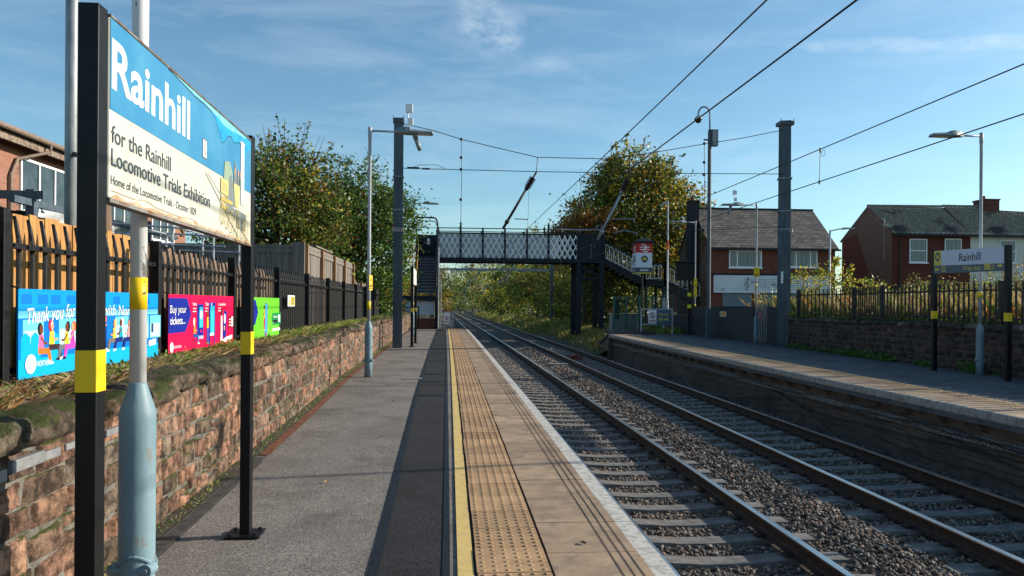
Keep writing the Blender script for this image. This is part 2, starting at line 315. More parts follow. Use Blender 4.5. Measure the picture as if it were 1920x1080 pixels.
# ---------------------------------------------------------------- ground, trackbed, banks
m_soil = M('rough_grass_soil', (.05,.055,.022), (.10,.085,.045), 3, .95, bump=.03, bscale=9)
m_bed = M('ballast_far', (.04,.035,.03), (.125,.108,.09), 22, .95, bump=.03, bscale=26, detail=10, lo=.4, hi=.62, c3=(.07,.05,.04), s3=.6)
mb = MB(); mb.box(-1500, 1500, -60, 3000, -3, -1.6); tag(part(mb, 'ground', m_soil), kind='structure')
far = [-6+2*i for i in range(0, 28)]+[52+6*i for i in range(0, 90)]
def bedx(t): return lambda y: t+off(y)
prof = [(-1.2,-1.5),(1.35,-1.13),(1.6,-1.10),(2.7,-1.075),(3.9,-1.06),(4.35,-1.02),(4.8,-1.06),(6.0,-1.075),(7.2,-1.09),(8.0,-1.3),(9.5,-1.6)]
mb = MB(); vs = []; fs = []
for y in far:
    for x, z in prof: vs.append((x+off(y), y, z))
n = len(prof)
for i in range(len(far)-1):
    for j in range(n-1): fs.append((i*n+j, i*n+j+1, (i+1)*n+j+1, (i+1)*n+j))
mb.add(vs, fs); tag(part(mb, 'track_bed', m_bed), kind='structure')
def bank(name, pr, ys, jit=.15):
    vs = []; n = len(pr); fs = []
    rr = random.Random(3)
    for y in ys:
        for k, (x, z) in enumerate(pr): vs.append((x+off(y), y, z+(rr.uniform(-jit, jit) if 0 < k < n-1 else 0)))
    for i in range(len(ys)-1):
        for j in range(n-1): fs.append((i*n+j, i*n+j+1, (i+1)*n+j+1, (i+1)*n+j))
    mb = MB(); mb.add(vs, fs); return tag(part(mb, name, m_soil, smooth=True), kind='structure')
bank('embankment_right', [(7.3,-1.25),(8.0,-.85),(9.0,-.5),(10.5,-.3),(12.5,.0),(16,.5),(30,1.2),(90,2)], [37.5+1.5*i for i in range(12)]+[56+6*i for i in range(80)], .06)
bank('embankment_left', [(-70,1.5),(-20,1.0),(-8,.6),(-4,.1),(-2.2,-.3),(-.6,-.9),(1.0,-1.3)], [52.2+1.5*i for i in range(6)]+[62+6*i for i in range(80)], .08)
mb = MB(); mb.box(-90, -2.5, -6, 52, -1.5, .84); tag(part(mb, 'garden_ground_left', m_soil), kind='structure')
mb = MB(); mb.box(12.3, 140, -6, 100, -1.5, .72); tag(part(mb, 'waste_ground_right', m_soil), kind='structure')

# ---------------------------------------------------------------- left platform
def wx(Y): return float(np.interp(Y, [-6, 0, 5, 9.6, 15, 29, 46], [-1.72, -1.76, -1.9, -2.0, -2.19, -2.31, -2.36]))
eL = lambda d: (lambda y: d+off(y))
YL = [-6+1.5*i for i in range(34)]; YL = [y for y in YL if y < 44.3]+[44.4]
tag(strip('platform_left', lambda y: -2.5, eL(1.16), YL, -.006, m_asph, zb=-1.3), kind='structure')
mb = MB(); mb.box(-4.2, -.45, 44.41, 52, -1.3, -.01); tag(part(mb, 'platform_end_apron', m_asph), kind='structure')
def nstrip(y):   # the trench repair narrows and shifts
    return float(np.interp(y, [-6, 4, 12, 25, 44.4], [-.38, -.41, -.55, -.68, -.80]))
def nright(y): return float(np.interp(y, [-6, 4, 12, 44.4], [.0, .0, -.03, -.08]))+off(y)
tag(strip('asphalt_repair_strip', nstrip, lambda y: nright(y), YL, -.001, m_asphn), kind='structure')
tag(strip('bitumen_seal', lambda y: nstrip(y)-.02, lambda y: nstrip(y)+.03, YL, .003, m_seal), kind='structure')
tag(strip('bitumen_seal_right', lambda y: nright(y)-.035, lambda y: nright(y)+.008, YL, .0032, m_seal), kind='structure')
tag(strip('yellow_line', eL(.048), eL(.136), YL, .004, m_yline), kind='structure')
tag(strip('paving_bed', eL(.138), eL(1.2), YL, .0, m_gap), kind='structure')
def paving(name, x0, x1, ys, length, gap, z, mat, parent=None, zb=-.05, flip=None, fx=None):
    """row of separate slabs as real geometry, gaps between them"""
    mb = MB(); rr = random.Random(int(length*100)+int(x0*10)); y = ys[0]
    fx = fx or off
    while y < ys[1]-.05:
        e = min(y+length, ys[1]); dz = rr.uniform(-.0015, .0015); j = rr.uniform(-.004, .004); g = gap/2
        a, b = y+g, e-g
        mb.add([(x0+fx(a)+j, a, zb), (x1+fx(a), a, zb), (x1+fx(b), b, zb), (x0+fx(b)+j, b, zb), (x0+fx(a)+j, a, z+dz), (x1+fx(a), a, z+dz), (x1+fx(b), b, z+dz), (x0+fx(b)+j, b, z+dz)],
               [(0,3,2,1),(4,5,6,7),(0,1,5,4),(1,2,6,5),(2,3,7,6),(3,0,4,7)]); y += length
    return part(mb, name, mat, parent)
tag(paving('tactile_paving', .153, .553, (-4, 44.4), .4, .006, .012, m_tact), kind='structure')
# blisters
def blisters(name, x0, sgn, ys, fx, zt, mat, cols=6, n=8, dens=1):
    V = []; F = []; k = 0
    prof = [(.0145, 0), (.011, .0038), (.005, .0052)]
    y = ys[0]
    base = []
    for r, z in prof: base += [(r*math.cos(2*math.pi*j/n), r*math.sin(2*math.pi*j/n), z) for j in range(n)]
    base = np.array(base); fb = []
    for i in range(2): fb += [(i*n+j, i*n+(j+1)%n, (i+1)*n+(j+1)%n, (i+1)*n+j) for j in range(n)]
    fb += [(2*n, 2*n+1, 2*n+2, 2*n+3), (2*n, 2*n+3, 2*n+4, 2*n+7), (2*n+4, 2*n+5, 2*n+6, 2*n+7)] if n == 8 else []
    fb = np.array(fb); C = []
    while y < ys[1]:
        for c in range(cols): 
            for t in range(6): C.append((x0+sgn*(.033+c*.0668)+fx(y), y+.033+t*.0668, zt))
        y += .4
    C = np.array(C); V = (C[:, None, :]+base[None]).reshape(-1, 3); F = (fb[None]+(np.arange(len(C))*len(base))[:, None, None]).reshape(-1, 4)
    return npmesh(name, V, F, mat, smooth=True)
tag(blisters('tactile_blisters', .153, 1, (-.0, 44.2), off, .0125, m_tact), kind='structure')
tag(paving('coping_slabs', .568, 1.098, (-4.1, 44.4), .6, .008, .012, m_cope), kind='structure')
for k, (a, b) in enumerate(((.927, .934), (.985, .992), (1.036, 1.043))):
    tag(strip('coping_groove', eL(a), eL(b), YL, .0150, m_gap), kind='structure')
tag(paving('white_platform_edge', 1.10, 1.215, (-4.1, 44.4), .6, .006, .011, m_wedge, zb=-.10), kind='structure')
# rubber anti-trespass pyramids at both platform ends
def pyramids(x0, x1, y0, y1, z, nx, ny, slope=0):
    mb = MB(); mb.box(x0, x1, y0, y1, z-.03, z)
    for i in range(nx):
        for j in range(ny):
            a = x0+(x1-x0)*i/nx; b = x0+(x1-x0)*(i+1)/nx; c = y0+(y1-y0)*j/ny; d = y0+(y1-y0)*(j+1)/ny
            mb.add([(a,c,z+.001),(b,c,z+.001),(b,d,z+.001),(a,d,z+.001),((a+b)/2,(c+d)/2,z+.14)], [(0,1,4),(1,2,4),(2,3,4),(3,0,4)])
    return mb
tag(part(pyramids(-.25, 1.0, 44.42, 46.4, -.02, 8, 8), 'trespass_mat', m_dark, loc=(.4,45,0)), 'black rubber spiked mat across the end of the near platform', 'trespass mat')
tag(part(pyramids(8.15, 10.4, 37.3, 39.6, .03, 11, 8), 'trespass_mat', m_dark, loc=(9.2,38,0)), 'black rubber spiked mat beyond the end of the far platform', 'trespass mat')
# drain beside the wall
m_grate = M('steel_grating', (.19,.185,.17), (.10,.095,.085), 14, .6, .3)
mb = MB(); rr = random.Random(5)
y = 1.0
def dx(Y): return wx(Y)+.13
while y < 7.0:
    mb.add([(dx(y),y,.006),(dx(y)+.012,y,.006),(dx(y+.25)+.012,y+.25,.006),(dx(y+.25),y+.25,.006)], [(0,1,2,3)])
    mb.add([(dx(y)+.088,y,.006),(dx(y)+.1,y,.006),(dx(y+.25)+.1,y+.25,.006),(dx(y+.25)+.088,y+.25,.006)], [(0,1,2,3)])
    y += .25
y = 1.0
while y < 7.2:
    mb.beam((dx(y)+.006, y, .004), (dx(y)+.094, y, .004), .011, .004); y += .024
ch = thing('drainage_channel', 'slot drain with steel grating then rusty iron along the foot of the red wall', 'drain', (-1.8, 7, 0))
part(mb, 'grating', m_grate, ch)
strip('channel_bed', lambda y: dx(y)-.002, lambda y: dx(y)+.102, [-3+1*i for i in range(11)], .0005, m_gap, ch)
strip('rusty_cover', lambda y: dx(y), lambda y: dx(y)+.1, [7.3+1.5*i for i in range(17)], .004, m_rust, ch)
# dirt and moss margin between drain and wall
m_dirt = M('dirt_margin', (.035,.03,.024), (.075,.068,.045), 25, .95, bump=.006, bscale=60, c3=(.05,.07,.015), s3=3, lo3=.6, hi3=.7)
tag(strip('dirt_margin', lambda y: wx(y)-.1, lambda y: wx(y)+.125, [-6+1.5*i for i in range(34)], .0015, m_dirt), kind='structure')
# recessed inspection cover and bitumen patches
m_conc = M('grey_concrete', (.20,.20,.195), (.13,.128,.12), 12, .85, bump=.002, bscale=70)
mb = MB(); mb.box(-.93, -.56, 14.55, 14.8, -.01, .006); tag(part(mb, 'cable_pit_cover', m_conc, loc=(-.74,14.7,0)), 'pale concrete pit cover set across the platform asphalt beside the lamp column', 'pit cover')
rr = random.Random(11)
for yy in (12.0, 14.1, 15.6, 19.5, 22.6, 26.8):
    cx = (nstrip(yy)+nright(yy))/2
    mb = MB(); vs = [(cx+rr.uniform(.8, 1.1)*.24*math.cos(t*math.pi/9), yy+rr.uniform(.7, 1.1)*.16*math.sin(t*math.pi/9), .0055) for t in range(18)]
    mb.add(vs, [tuple(range(18))]); tag(part(mb, 'bitumen_patch', m_seal), kind='structure')

# ---------------------------------------------------------------- right platform
YR = [-6+1.5*i for i in range(29)]+[37.3]
er = lambda d: (lambda y: xr(y)+d)
tag(strip('platform_right', er(.02), lambda y: 12.35, YR, -.006, m_asphr, zb=-.2), kind='structure')
tag(strip('platform_right_rear', lambda y: 10.4, lambda y: 12.35, [37.3, 40, 44], -.008, m_asphr, zb=-.5), kind='structure')
tag(strip('platform_face_brick', er(.28), er(.6), YR, -.15, m_fbrick, zb=-1.5), kind='structure')
frx = lambda y: xr(y)-7.46
tag(strip('paving_bed_right', er(.1), er(1.04), YR, .0, m_gap), kind='structure')
tag(paving('coping_slabs_right', 7.56, 8.10, (-6, 37.3), .9, .01, .012, m_cope, fx=frx, zb=-.1), kind='structure')
tag(paving('tactile_paving_right', 8.11, 8.51, (-6, 37.3), .4, .006, .012, m_tact, fx=frx), kind='structure')
tag(blisters('tactile_blisters_right', 8.11, 1, (4, 37.1), frx, .0125, m_tact), kind='structure')
tag(strip('yellow_line_right', er(1.055), er(1.135), YR, .006, m_yline), kind='structure')
m_nose = M('worn_concrete_nosing', (.34,.325,.29), (.20,.185,.16), 9, .85, bump=.004, bscale=50, c3=(.10,.09,.08), s3=2.5, lo3=.6, hi3=.75)
mb = MB(); y = -6; rr = random.Random(2)
while y < 37.2:                                     # bull-nosed coping, stone by stone
    e = min(y+.9, 37.3); j = rr.uniform(-.006, .006); pr = [(.11, .011), (.03, .010), (.008, -.002), (0, -.03), (0, -.10), (.012, -.12), (.40, -.125)]
    a, b = y+.004, e-.004; n = len(pr)
    vs = [(xr(a)+px+j, a, pz) for px, pz in pr]+[(xr(b)+px+j, b, pz) for px, pz in pr]
    mb.add(vs, [(i, i+1, n+i+1, n+i) for i in range(n-1)]+[tuple(range(n)), tuple(reversed(range(n, 2*n)))]); y += .9
tag(part(mb, 'platform_nosing', m_nose), kind='structure')
mb = MB(); y = -6
while y < 37:                                       # corbels under the coping
    mb.prism([(xr(y)+.05,y,-.126),(xr(y)+.275,y,-.126),(xr(y)+.275,y,-.34),(xr(y)+.20,y,-.34)], (0,.34,0)); y += .9
tag(part(mb, 'platform_corbels', m_fbrick), kind='structure')
# end ramp wall of the right platform
mb = MB(); mb.prism([(xr(37.3)+.02,37.31,.0),(xr(37.3)-.0,39.4,-.62),(xr(37.3)+.0,39.4,-1.3),(xr(37.3)+.02,37.31,-1.3)], (.35,0,0))
mb.beam((xr(37.3)+.15,37.2,.02),(xr(37.3)+.12,39.5,-.60),.42,.10); tag(part(mb, 'platform_ramp_wall', m_fbrick), kind='structure')
# cables and trough along the face
m_cable = M('black_cable', (.012,.012,.013), (.03,.03,.032), 10, .45)
m_trough = M('perforated_grey_tray', (.30,.30,.29), (.05,.05,.05), 42, .8, lo=.46, hi=.54, detail=2)
mb = MB()
for y in YR[:-1]:
    mb.add([(xr(y)+.262, y, -.42), (xr(y+1.5)+.262, y+1.5, -.42), (xr(y+1.5)+.20, y+1.5, -.53), (xr(y)+.20, y, -.53)], [(0,1,2,3)])
tag(part(mb, 'cable_tray', m_trough, loc=(7.7, 10, -.5)), 'pale perforated cable tray fixed along the brick face under the far platform edge', 'cable tray')
ct = thing('cable_run', 'bundle of sagging black cables strung along the face of the far platform', 'cables', (7.6, 10, -.7))
rr = random.Random(9)
for k in range(9):
    d = rr.uniform(.02, .24); z0 = -.40-.5*k/8; ph = rr.uniform(0, 6); pts = []
    y = -6
    while y < 40:
        pts.append((xr(min(y,37.3))+d-.03*(k > 8)*4, y, z0+.05*math.sin(y*.9+ph)+.03*math.sin(y*2.3+ph*2)+rr.uniform(-.01,.01))); y += .6
    mb = MB(); mb.tube(pts, rr.choice((.007,.009,.013)), 6); part(mb, 'cable', m_cable, ct, smooth=True)
mb = MB(); mb.tube([(7.15+.1*math.sin(y*.35), y, -1.05+.02*math.sin(y*2)) for y in [i*.7 for i in range(0,60)]], .02, 6); part(mb, 'cable', m_cable, ct, smooth=True)
mb = MB(); mb.tube([(xr(16)+.2,17.5,-.55),(xr(15)+.05,15.5,-.75),(7.2,13.5,-1.0),(7.12,11,-1.05),(7.15,6,-1.05),(7.1,0,-1.05)], .022, 8); part(mb, 'cable', m_cable, ct, smooth=True)
mb = MB(); mb.tube([(xr(22)+.1,24,-.8),(7.3,22.5,-.98),(7.15,21,-1.03),(xr(20)-.1,19,-.92),(xr(18)+.1,17,-.7)], .02, 8); part(mb, 'cable', m_cable, ct, smooth=True)

# ---------------------------------------------------------------- tracks
m_railside = M('rusty_rail', (.030,.019,.014), (.060,.036,.024), 12, .7, .1, bump=.0006, bscale=90)
m_railtop = M('polished_rail_head', (.72,.70,.67), (.50,.47,.44), 6, .3, .95, stretch=(1,.05,1))
m_sleeper = M('weathered_concrete_sleeper', (.165,.16,.155), (.095,.09,.085), 7, .85, bump=.0015, bscale=120, c3=(.12,.082,.055), s3=2.2, lo3=.48, hi3=.62)
m_clip = M('rail_clip_iron', (.022,.018,.016), (.05,.035,.028), 20, .7)
railp = [(-.035,-.86),(-.036,-.872),(-.034,-.893),(-.012,-.905),(-.009,-.93),(-.009,-.98),(-.02,-.998),(-.075,-1.009),(-.075,-1.019),(.075,-1.019),(.075,-1.009),(.02,-.998),(.009,-.98),(.009,-.93),(.012,-.905),(.034,-.893),(.036,-.872),(.035,-.86)]
yrail = [-4+2*i for i in range(45)]+[88+8*i for i in range(60)]
def rail(x, parent):
    mb = MB(); n = len(railp); vs = []
    for y in yrail: vs += [(x+off(y)+a, y, z) for a, z in railp]
    for i in range(len(yrail)-1):
        b = i*n
        mb.m += [0]*n; mb.f += [(b+j, b+n+j, b+n+(j+1)%n, b+(j+1)%n) for j in range(n)]
        mb.m[-1] = 1; mb.m[-n] = 1; mb.m[-2] = 1
    mb.v = vs; part(mb, 'rail', [m_railside, m_railtop], parent)
def sleeper_mesh(long=True):
    mb = MB(); hw = 1.25
    xs = [-hw, -hw+.02, -1.05, -.95, -.55, -.25, 0, .25, .55, .95, 1.05, hw-.02, hw]
    zt = [-1.045, -1.032, -1.026, -1.021, -1.023, -1.046, -1.05, -1.046, -1.023, -1.021, -1.026, -1.032, -1.045]
    vs = []
    for x, z in zip(xs, zt): vs += [(x, -.145, -1.2), (x, -.115, z), (x, .115, z), (x, .145, -1.2)]
    n = len(xs); fs = [(4*i+j, 4*i+4+j, 4*i+5+j, 4*i+1+j) for i in range(n-1) for j in range(3)]+[(0,1,2,3), (4*n-1,4*n-2,4*n-3,4*n-4)]
    mb.add(vs, fs)
    for s in (-.7525, .7525):
        for d in (-1, 1):
            x = s+d*.11
            mb.box(x-.035, x+.035, -.05, .05, -1.022, -.992, 1)
            mb.tube([(x-d*.05,-.06,-.995),(x+d*.01,-.075,-.975),(x+d*.035,-.03,-.97),(x-d*.045,-.01,-.982),(x-d*.04,.04,-.984),(x+d*.035,.055,-.972),(x+d*.03,.085,-.99)], .0085, 6, 1)
        mb.box(s-.09, s+.09, -.09, .09, -1.0215, -1.0195, 1)
    return mb
sleep0 = None
def track(cx, label, phase):
    t = thing('railway_track', label, 'track', (cx, 0, 0))
    rail(cx-.7525, t); rail(cx+.7525, t)
    global sleep0
    y = -3+phase; k = 0
    if sleep0 is None:
        mb = sleeper_mesh(); me = bpy.data.meshes.new('sleeper'); me.from_pydata(mb.v, [], mb.f); me.polygons.foreach_set('material_index', mb.m); me.update()
        me.materials.append(m_sleeper); me.materials.append(m_clip); sleep0 = me
    rr = random.Random(cx)
    while k < 96:
        o = bpy.data.objects.new('sleeper', sleep0); sc.collection.objects.link(o); o.parent = t
        o.location = (off(y)+rr.uniform(-.015,.015), y, rr.uniform(-.003,.004)); o.rotation_euler.z = rr.uniform(-.006,.006); y += .635; k += 1
    mb = MB()
    while y < 260: mb.box(cx-1.25+off(y), cx+1.25+off(y), y-.13, y+.13, -1.1, -1.03); y += .635
    tag(part(mb, 'sleeper', m_sleeper, t), kind='stuff')
track(2.6975, 'railway track beside the near platform, its rail heads catching the sun', 0)
track(5.9975, 'railway track on the far side, in the shade of the far platform', .2)
# ballast stones (stuff)
def ballast():
    ph = (1+5**.5)/2
    ico = np.array([(-1,ph,0),(1,ph,0),(-1,-ph,0),(1,-ph,0),(0,-1,ph),(0,1,ph),(0,-1,-ph),(0,1,-ph),(ph,0,-1),(ph,0,1),(-ph,0,-1),(-ph,0,1)])/1.9
    F = np.array([(0,11,5),(0,5,1),(0,1,7),(0,7,10),(0,10,11),(1,5,9),(5,11,4),(11,10,2),(10,7,6),(7,1,8),(3,9,4),(3,4,2),(3,2,6),(3,6,8),(3,8,9),(4,9,5),(2,4,11),(6,2,10),(8,6,7),(9,8,1)])
    pts = []
    for (y0, y1, n, s) in ((1.6, 6, 15000, 1), (6, 11, 15000, 1.0), (11, 18, 14000, 1.15), (18, 30, 13000, 1.45), (30, 46, 8000, 1.9)):
        x = rng.uniform(1.32, 7.6, n); y = rng.uniform(y0, y1, n); pts.append(np.stack([x, y, np.full(n, s)], 1))
    P = np.concatenate(pts); x, y, s = P.T
    heap = np.interp(x, [1.3, 1.5, 3.8, 4.35, 4.9, 7.0, 7.6], [-1.09, -1.085, -1.06, -.995, -1.06, -1.07, -1.1])
    # a few pebbles only on the sleepers themselves
    d1 = np.abs(((y+3)/.635)%1-.0); d1 = np.minimum(d1, 1-d1)*.635; d2 = np.abs(((y+2.8)/.635)%1); d2 = np.minimum(d2, 1-d2)*.635
    on1 = (d1 < .14) & (np.abs(x-2.6975-(-y*y/(6000+50*y))) < 1.27); on2 = (d2 < .14) & (np.abs(x-5.9975-(-y*y/(6000+50*y))) < 1.27)
    keep = ~((on1 | on2) & (rng.random(len(x)) < .985))
    nearrail = np.zeros(len(x), bool)
    for rx in (1.945, 3.45, 5.245, 6.75): nearrail |= np.abs(x-rx-(-y*y/(6000+50*y))) < .085
    keep &= ~nearrail
    x, y, s, heap = x[keep], y[keep], s[keep], heap[keep]; n = len(x)
    rad = rng.uniform(.016, .031, n)*s
    z = heap+rng.uniform(-.012, .016, n)
    A = rng.normal(size=(n, 3, 3)); Q = np.linalg.qr(A)[0]
    sc3 = np.stack([rng.uniform(.75,1.35,n), rng.uniform(.7,1.1,n), rng.uniform(.5,.85,n)], 1)
    V = ico[None]*(1+rng.uniform(-.22,.22,(n,12,1)))*sc3[:,None,:]
    V = np.einsum('nij,nkj->nki', Q, V)*rad[:,None,None]
    V[:,:,2] *= .85
    V += np.stack([x, y, z], 1)[:,None,:]
    g = rng.uniform(.035,.19,n)*rng.choice([1,1,1,1.9], n); col = np.stack([g*1.10, g*.97, g*.84], 1)
    br = rng.random(n) < .26; col[br] = np.stack([g[br]*1.25, g[br]*.85, g[br]*.68], 1)
    FF = (F[None]+(np.arange(n)*12)[:,None,None]).reshape(-1,3)
    m = tint_mat('ballast_stone', .85, 60, .6, 0, spec=.3)
    o = npmesh('ballast', V.reshape(-1,3), FF, m, col=np.repeat(col, 12, axis=0)); tag(o, 'crushed grey ballast stones between and around the rails', 'ballast', kind='stuff')
ballast()
# small things on the track bed
mb = MB(); mb.box(3.95, 4.75, 30.1, 30.5, -1.1, -.93); tag(part(mb, 'cable_pit_cover', m_conc, loc=(4.3,30.3,-1), bevel=.02), 'flat concrete slab lying between the two tracks', 'pit cover')
mb = MB(); mb.box(5.2+.3, 5.2+.85, 34.0, 34.3, -1.05, -.88); mb.box(5.55, 5.95, 34.05, 34.25, -.88, -.83)
tag(part(mb, 'track_box', m_rust, loc=(5.7,34.1,-1), bevel=.015), 'small rusty red box between the rails of the far track', 'track box')

# ---------------------------------------------------------------- rubble stone walls
def rubble(parent, fx, sgn, y0, y1, z0, z1, hs, ls, palette, bulge, mat, name='stonework', seed=1, gu=6, gv=5, mort=.012, jit=.012, sm=True):
    rr = random.Random(seed); V = []; F = []; C = []; b = 0
    z = z0; rows = []
    while z < z1-.04:
        h = rr.uniform(*hs); 
        if z+h > z1-.04: h = z1-z
        rows.append((z, h)); z += h
    for (z, h) in rows:
        y = y0-rr.uniform(0, .2)
        while y < y1:
            l = rr.uniform(*ls)*(.7+h*3); subs = [(z, h)]
            if h > .13 and rr.random() < .35 and l < .3: k = rr.uniform(.4,.6); subs = [(z, h*k), (z+h*k, h*(1-k))]
            for (zz, hh) in subs:
                g = rr.choice(palette); br = rr.uniform(.75, 1.2); dd = rr.uniform(.4, 1.25)*bulge
                c = (g[0]*br, g[1]*br, g[2]*br); q = [rr.uniform(-jit, jit) for _ in range(8)]
                ym, yM, zm, zM = y+mort, y+l-mort, zz+mort, zz+hh-mort
                cr_ = [(ym+q[0], zm+q[1]), (yM+q[2], zm+q[3]), (yM+q[4], zM+q[5]), (ym+q[6], zM+q[7])]
                tl = rr.uniform(-.012,.012)
                for i in range(gu):
                    for j in range(gv):
                        u = i/(gu-1); v = j/(gv-1)
                        u = .5+.5*math.copysign(abs(2*u-1)**.55, 2*u-1); v = .5+.5*math.copysign(abs(2*v-1)**.55, 2*v-1)
                        uu = .5-.5*math.cos(math.pi*u)*(.85)-.0 if False else u
                        py = (1-v)*((1-u)*cr_[0][0]+u*cr_[1][0])+v*((1-u)*cr_[3][0]+u*cr_[2][0])
                        pz = (1-v)*((1-u)*cr_[0][1]+u*cr_[1][1])+v*((1-u)*cr_[3][1]+u*cr_[2][1])
                        e = min(u, 1-u, v*1.0, (1-v)*1.0)
                        edge = (i in (0, gu-1)) or (j in (0, gv-1)); corner = (i in (0, gu-1)) and (j in (0, gv-1))
                        d = -.02 if edge else dd*(.85+.3*math.sin(math.pi*u)*math.sin(math.pi*v))+rr.uniform(-.28,.28)*bulge+tl*(u-.5)
                        if corner: py += (.5-u)*.02; pz += (.5-v)*.02
                        if edge: py += rr.uniform(-.006,.006); pz += rr.uniform(-.006,.006)
                        V.append((fx(py)+sgn*d, py, pz)); C.append(c)
                for i in range(gu-1):
                    for j in range(gv-1):
                        a = b+i*gv+j; f = (a, a+gv, a+gv+1, a+1); F.append(f if sgn > 0 else f[::-1])
                b += gu*gv
            y += l
    return npmesh(name, np.array(V), np.array(F), mat, parent, col=np.array(C), smooth=sm)
def copes(parent, fx, sgn, y0, y1, prof, ls, palette, mat, seed, name='coping_stone', amp=.014, gap=.012, rough=False):
    if rough:
        q_ = []
        for (a_, b_) in zip(prof[:-1], prof[1:]): q_ += [a_, (a_[0]*.67+b_[0]*.33, a_[1]*.67+b_[1]*.33), (a_[0]*.33+b_[0]*.67, a_[1]*.33+b_[1]*.67)]
        prof = q_+[prof[-1]]
    rr = random.Random(seed); y = y0; V = []; F = []; C = []; b = 0; k = len(prof)
    from mathutils import noise
    while y < y1:
        l = rr.uniform(*ls); g = rr.choice(palette); br = rr.uniform(.75, 1.2); nu = 32 if rough else 15; dz = rr.uniform(-.02,.02); s = rr.uniform(.9,1.08)
        for i in range(nu):
            u = i/(nu-1); e = 0 if i in (0, nu-1) else 1
            yy = y+gap+u*(l-2*gap); sq = (.78 if i in (0, nu-1) else (.96 if i in (1, nu-2) else 1))
            for j, (px, pz) in enumerate(prof):
                nn = noise.noise(Vector((px*5+seed, yy*4, pz*5)))*amp*2+noise.noise(Vector((px*17+seed, yy*15, pz*17)))*amp*.8+(rr.uniform(-1,1)*amp*.16 if rough else 0)
                V.append((fx(yy)+sgn*((px+.2)*s*sq-.2+nn), yy, prof[0][1]+(pz-prof[0][1])*s*sq+dz*(j not in (0, k-1))+nn)); C.append((g[0]*br, g[1]*br, g[2]*br))
        for i in range(nu-1):
            for j in range(k-1):
                a = b+i*k+j; f = (a, a+k, a+k+1, a+1); F.append(f if sgn > 0 else f[::-1])
        for i in (0, nu-1):
            c0 = b+i*k
            for j in range(1, k-2): F.append((c0, c0+j, c0+j+1, c0+j+1))
        b += nu*k; y += l
    F = np.array(F)
    return npmesh(name, np.array(V), F, mat, parent, col=np.array(C), smooth=not rough)
red = [(.35,.185,.12),(.28,.15,.10),(.23,.13,.09),(.36,.21,.14),(.18,.12,.085),(.14,.10,.07),(.29,.185,.13),(.21,.16,.12)]
m_redstone = tint_mat('red_sandstone', .92, 11, .24, .02, 40, moss=(.045,.055,.014), lo=.42, hi=.60)
m_mortar = M('old_mortar', (.17,.16,.14), (.09,.085,.075), 10, .95, bump=.01, bscale=40, c3=(.05,.05,.025), s3=4)
wl = thing('stone_retaining_wall', 'sunlit red sandstone rubble wall with mossy rounded coping beside the near platform', 'stone wall', (-2.1, 10, 0))
rubble(wl, wx, 1, -2, 7, .0, .82, (.11,.24), (.13,.38), red, .017, m_redstone, seed=4, gu=13, gv=11, mort=.007, jit=.02, sm=False)
rubble(wl, wx, 1, 7, 18, .0, .82, (.08,.18), (.12,.32), red, .017, m_redstone, seed=5, gu=9, gv=8, mort=.007, jit=.017, sm=False)
rubble(wl, wx, 1, 18, 44, .0, .80, (.09,.16), (.16,.36), red, .017, m_redstone, seed=6, gu=6, gv=5, mort=.008)
mb = MB(); ys = [-6+1.5*i for i in range(34)]
mb.add([p for y in ys for p in ((wx(y)-.004, y, 0), (wx(y)-.004, y, .84), (wx(y)-.6, y, .84), (wx(y)-.6, y, 0))], [(4*i+j, 4*i+4+j, 4*i+5+j, 4*i+1+j) for i in range(33) for j in range(3)])
part(mb, 'mortar_core', m_mortar, wl)
cprof = [(-.03,.80),(.035,.81),(.062,.84),(.058,.885),(.03,.915),(-.04,.94),(-.18,.945),(-.32,.93),(-.46,.89),(-.5,.82)]
cope_pal = [(.20,.13,.09),(.15,.11,.08),(.24,.155,.105),(.13,.105,.075)]
copes(wl, wx, 1, -2, 44, cprof, (.38,.85), cope_pal, m_redstone, 3, amp=.026, gap=.012, rough=True)
m_slate = M('grey_slate_packing', (.15,.155,.165), (.22,.225,.235), 7, .6, bump=.003, bscale=30)
mb = MB(); y = 1.0; rr = random.Random(8)
while y < 4.6:
    l = rr.uniform(.12,.3); a = rr.uniform(-.012,.012); h = rr.uniform(.025,.06)
    mb.box(wx(y)-.02, wx(y)+.034+rr.uniform(-.006,.01), y, y+l, .745+a-h/2, .745+a+h/2); y += l+rr.uniform(.01,.06)
part(mb, 'slate_packing', m_slate, wl, bevel=.006)
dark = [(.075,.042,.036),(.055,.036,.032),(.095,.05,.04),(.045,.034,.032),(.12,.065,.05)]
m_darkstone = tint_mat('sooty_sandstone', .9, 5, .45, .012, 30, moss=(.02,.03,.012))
wr = thing('stone_boundary_wall', 'dark sooty stone wall in shade behind the far platform', 'stone wall', (12.05, 20, 0))
fr = lambda y: float(np.interp(y, [0, 14, 26.5, 40], [11.75, 11.80, 12.15, 12.25]))
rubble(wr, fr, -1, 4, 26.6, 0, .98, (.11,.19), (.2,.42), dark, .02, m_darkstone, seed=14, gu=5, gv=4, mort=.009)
mb = MB(); ys = [2+1.757*i for i in range(15)]
mb.add([p for y in ys for p in ((fr(y)+.006, y, 0), (fr(y)+.006, y, .98), (fr(y)+.55, y, .98), (fr(y)+.55, y, 0))], [tuple(reversed((4*i+j, 4*i+4+j, 4*i+5+j, 4*i+1+j))) for i in range(14) for j in range(3)])
m_mortar2 = M('pale_old_mortar', (.09,.078,.068), (.035,.03,.028), 4, .95, bump=.01, bscale=40)
part(mb, 'mortar_core', m_mortar2, wr)
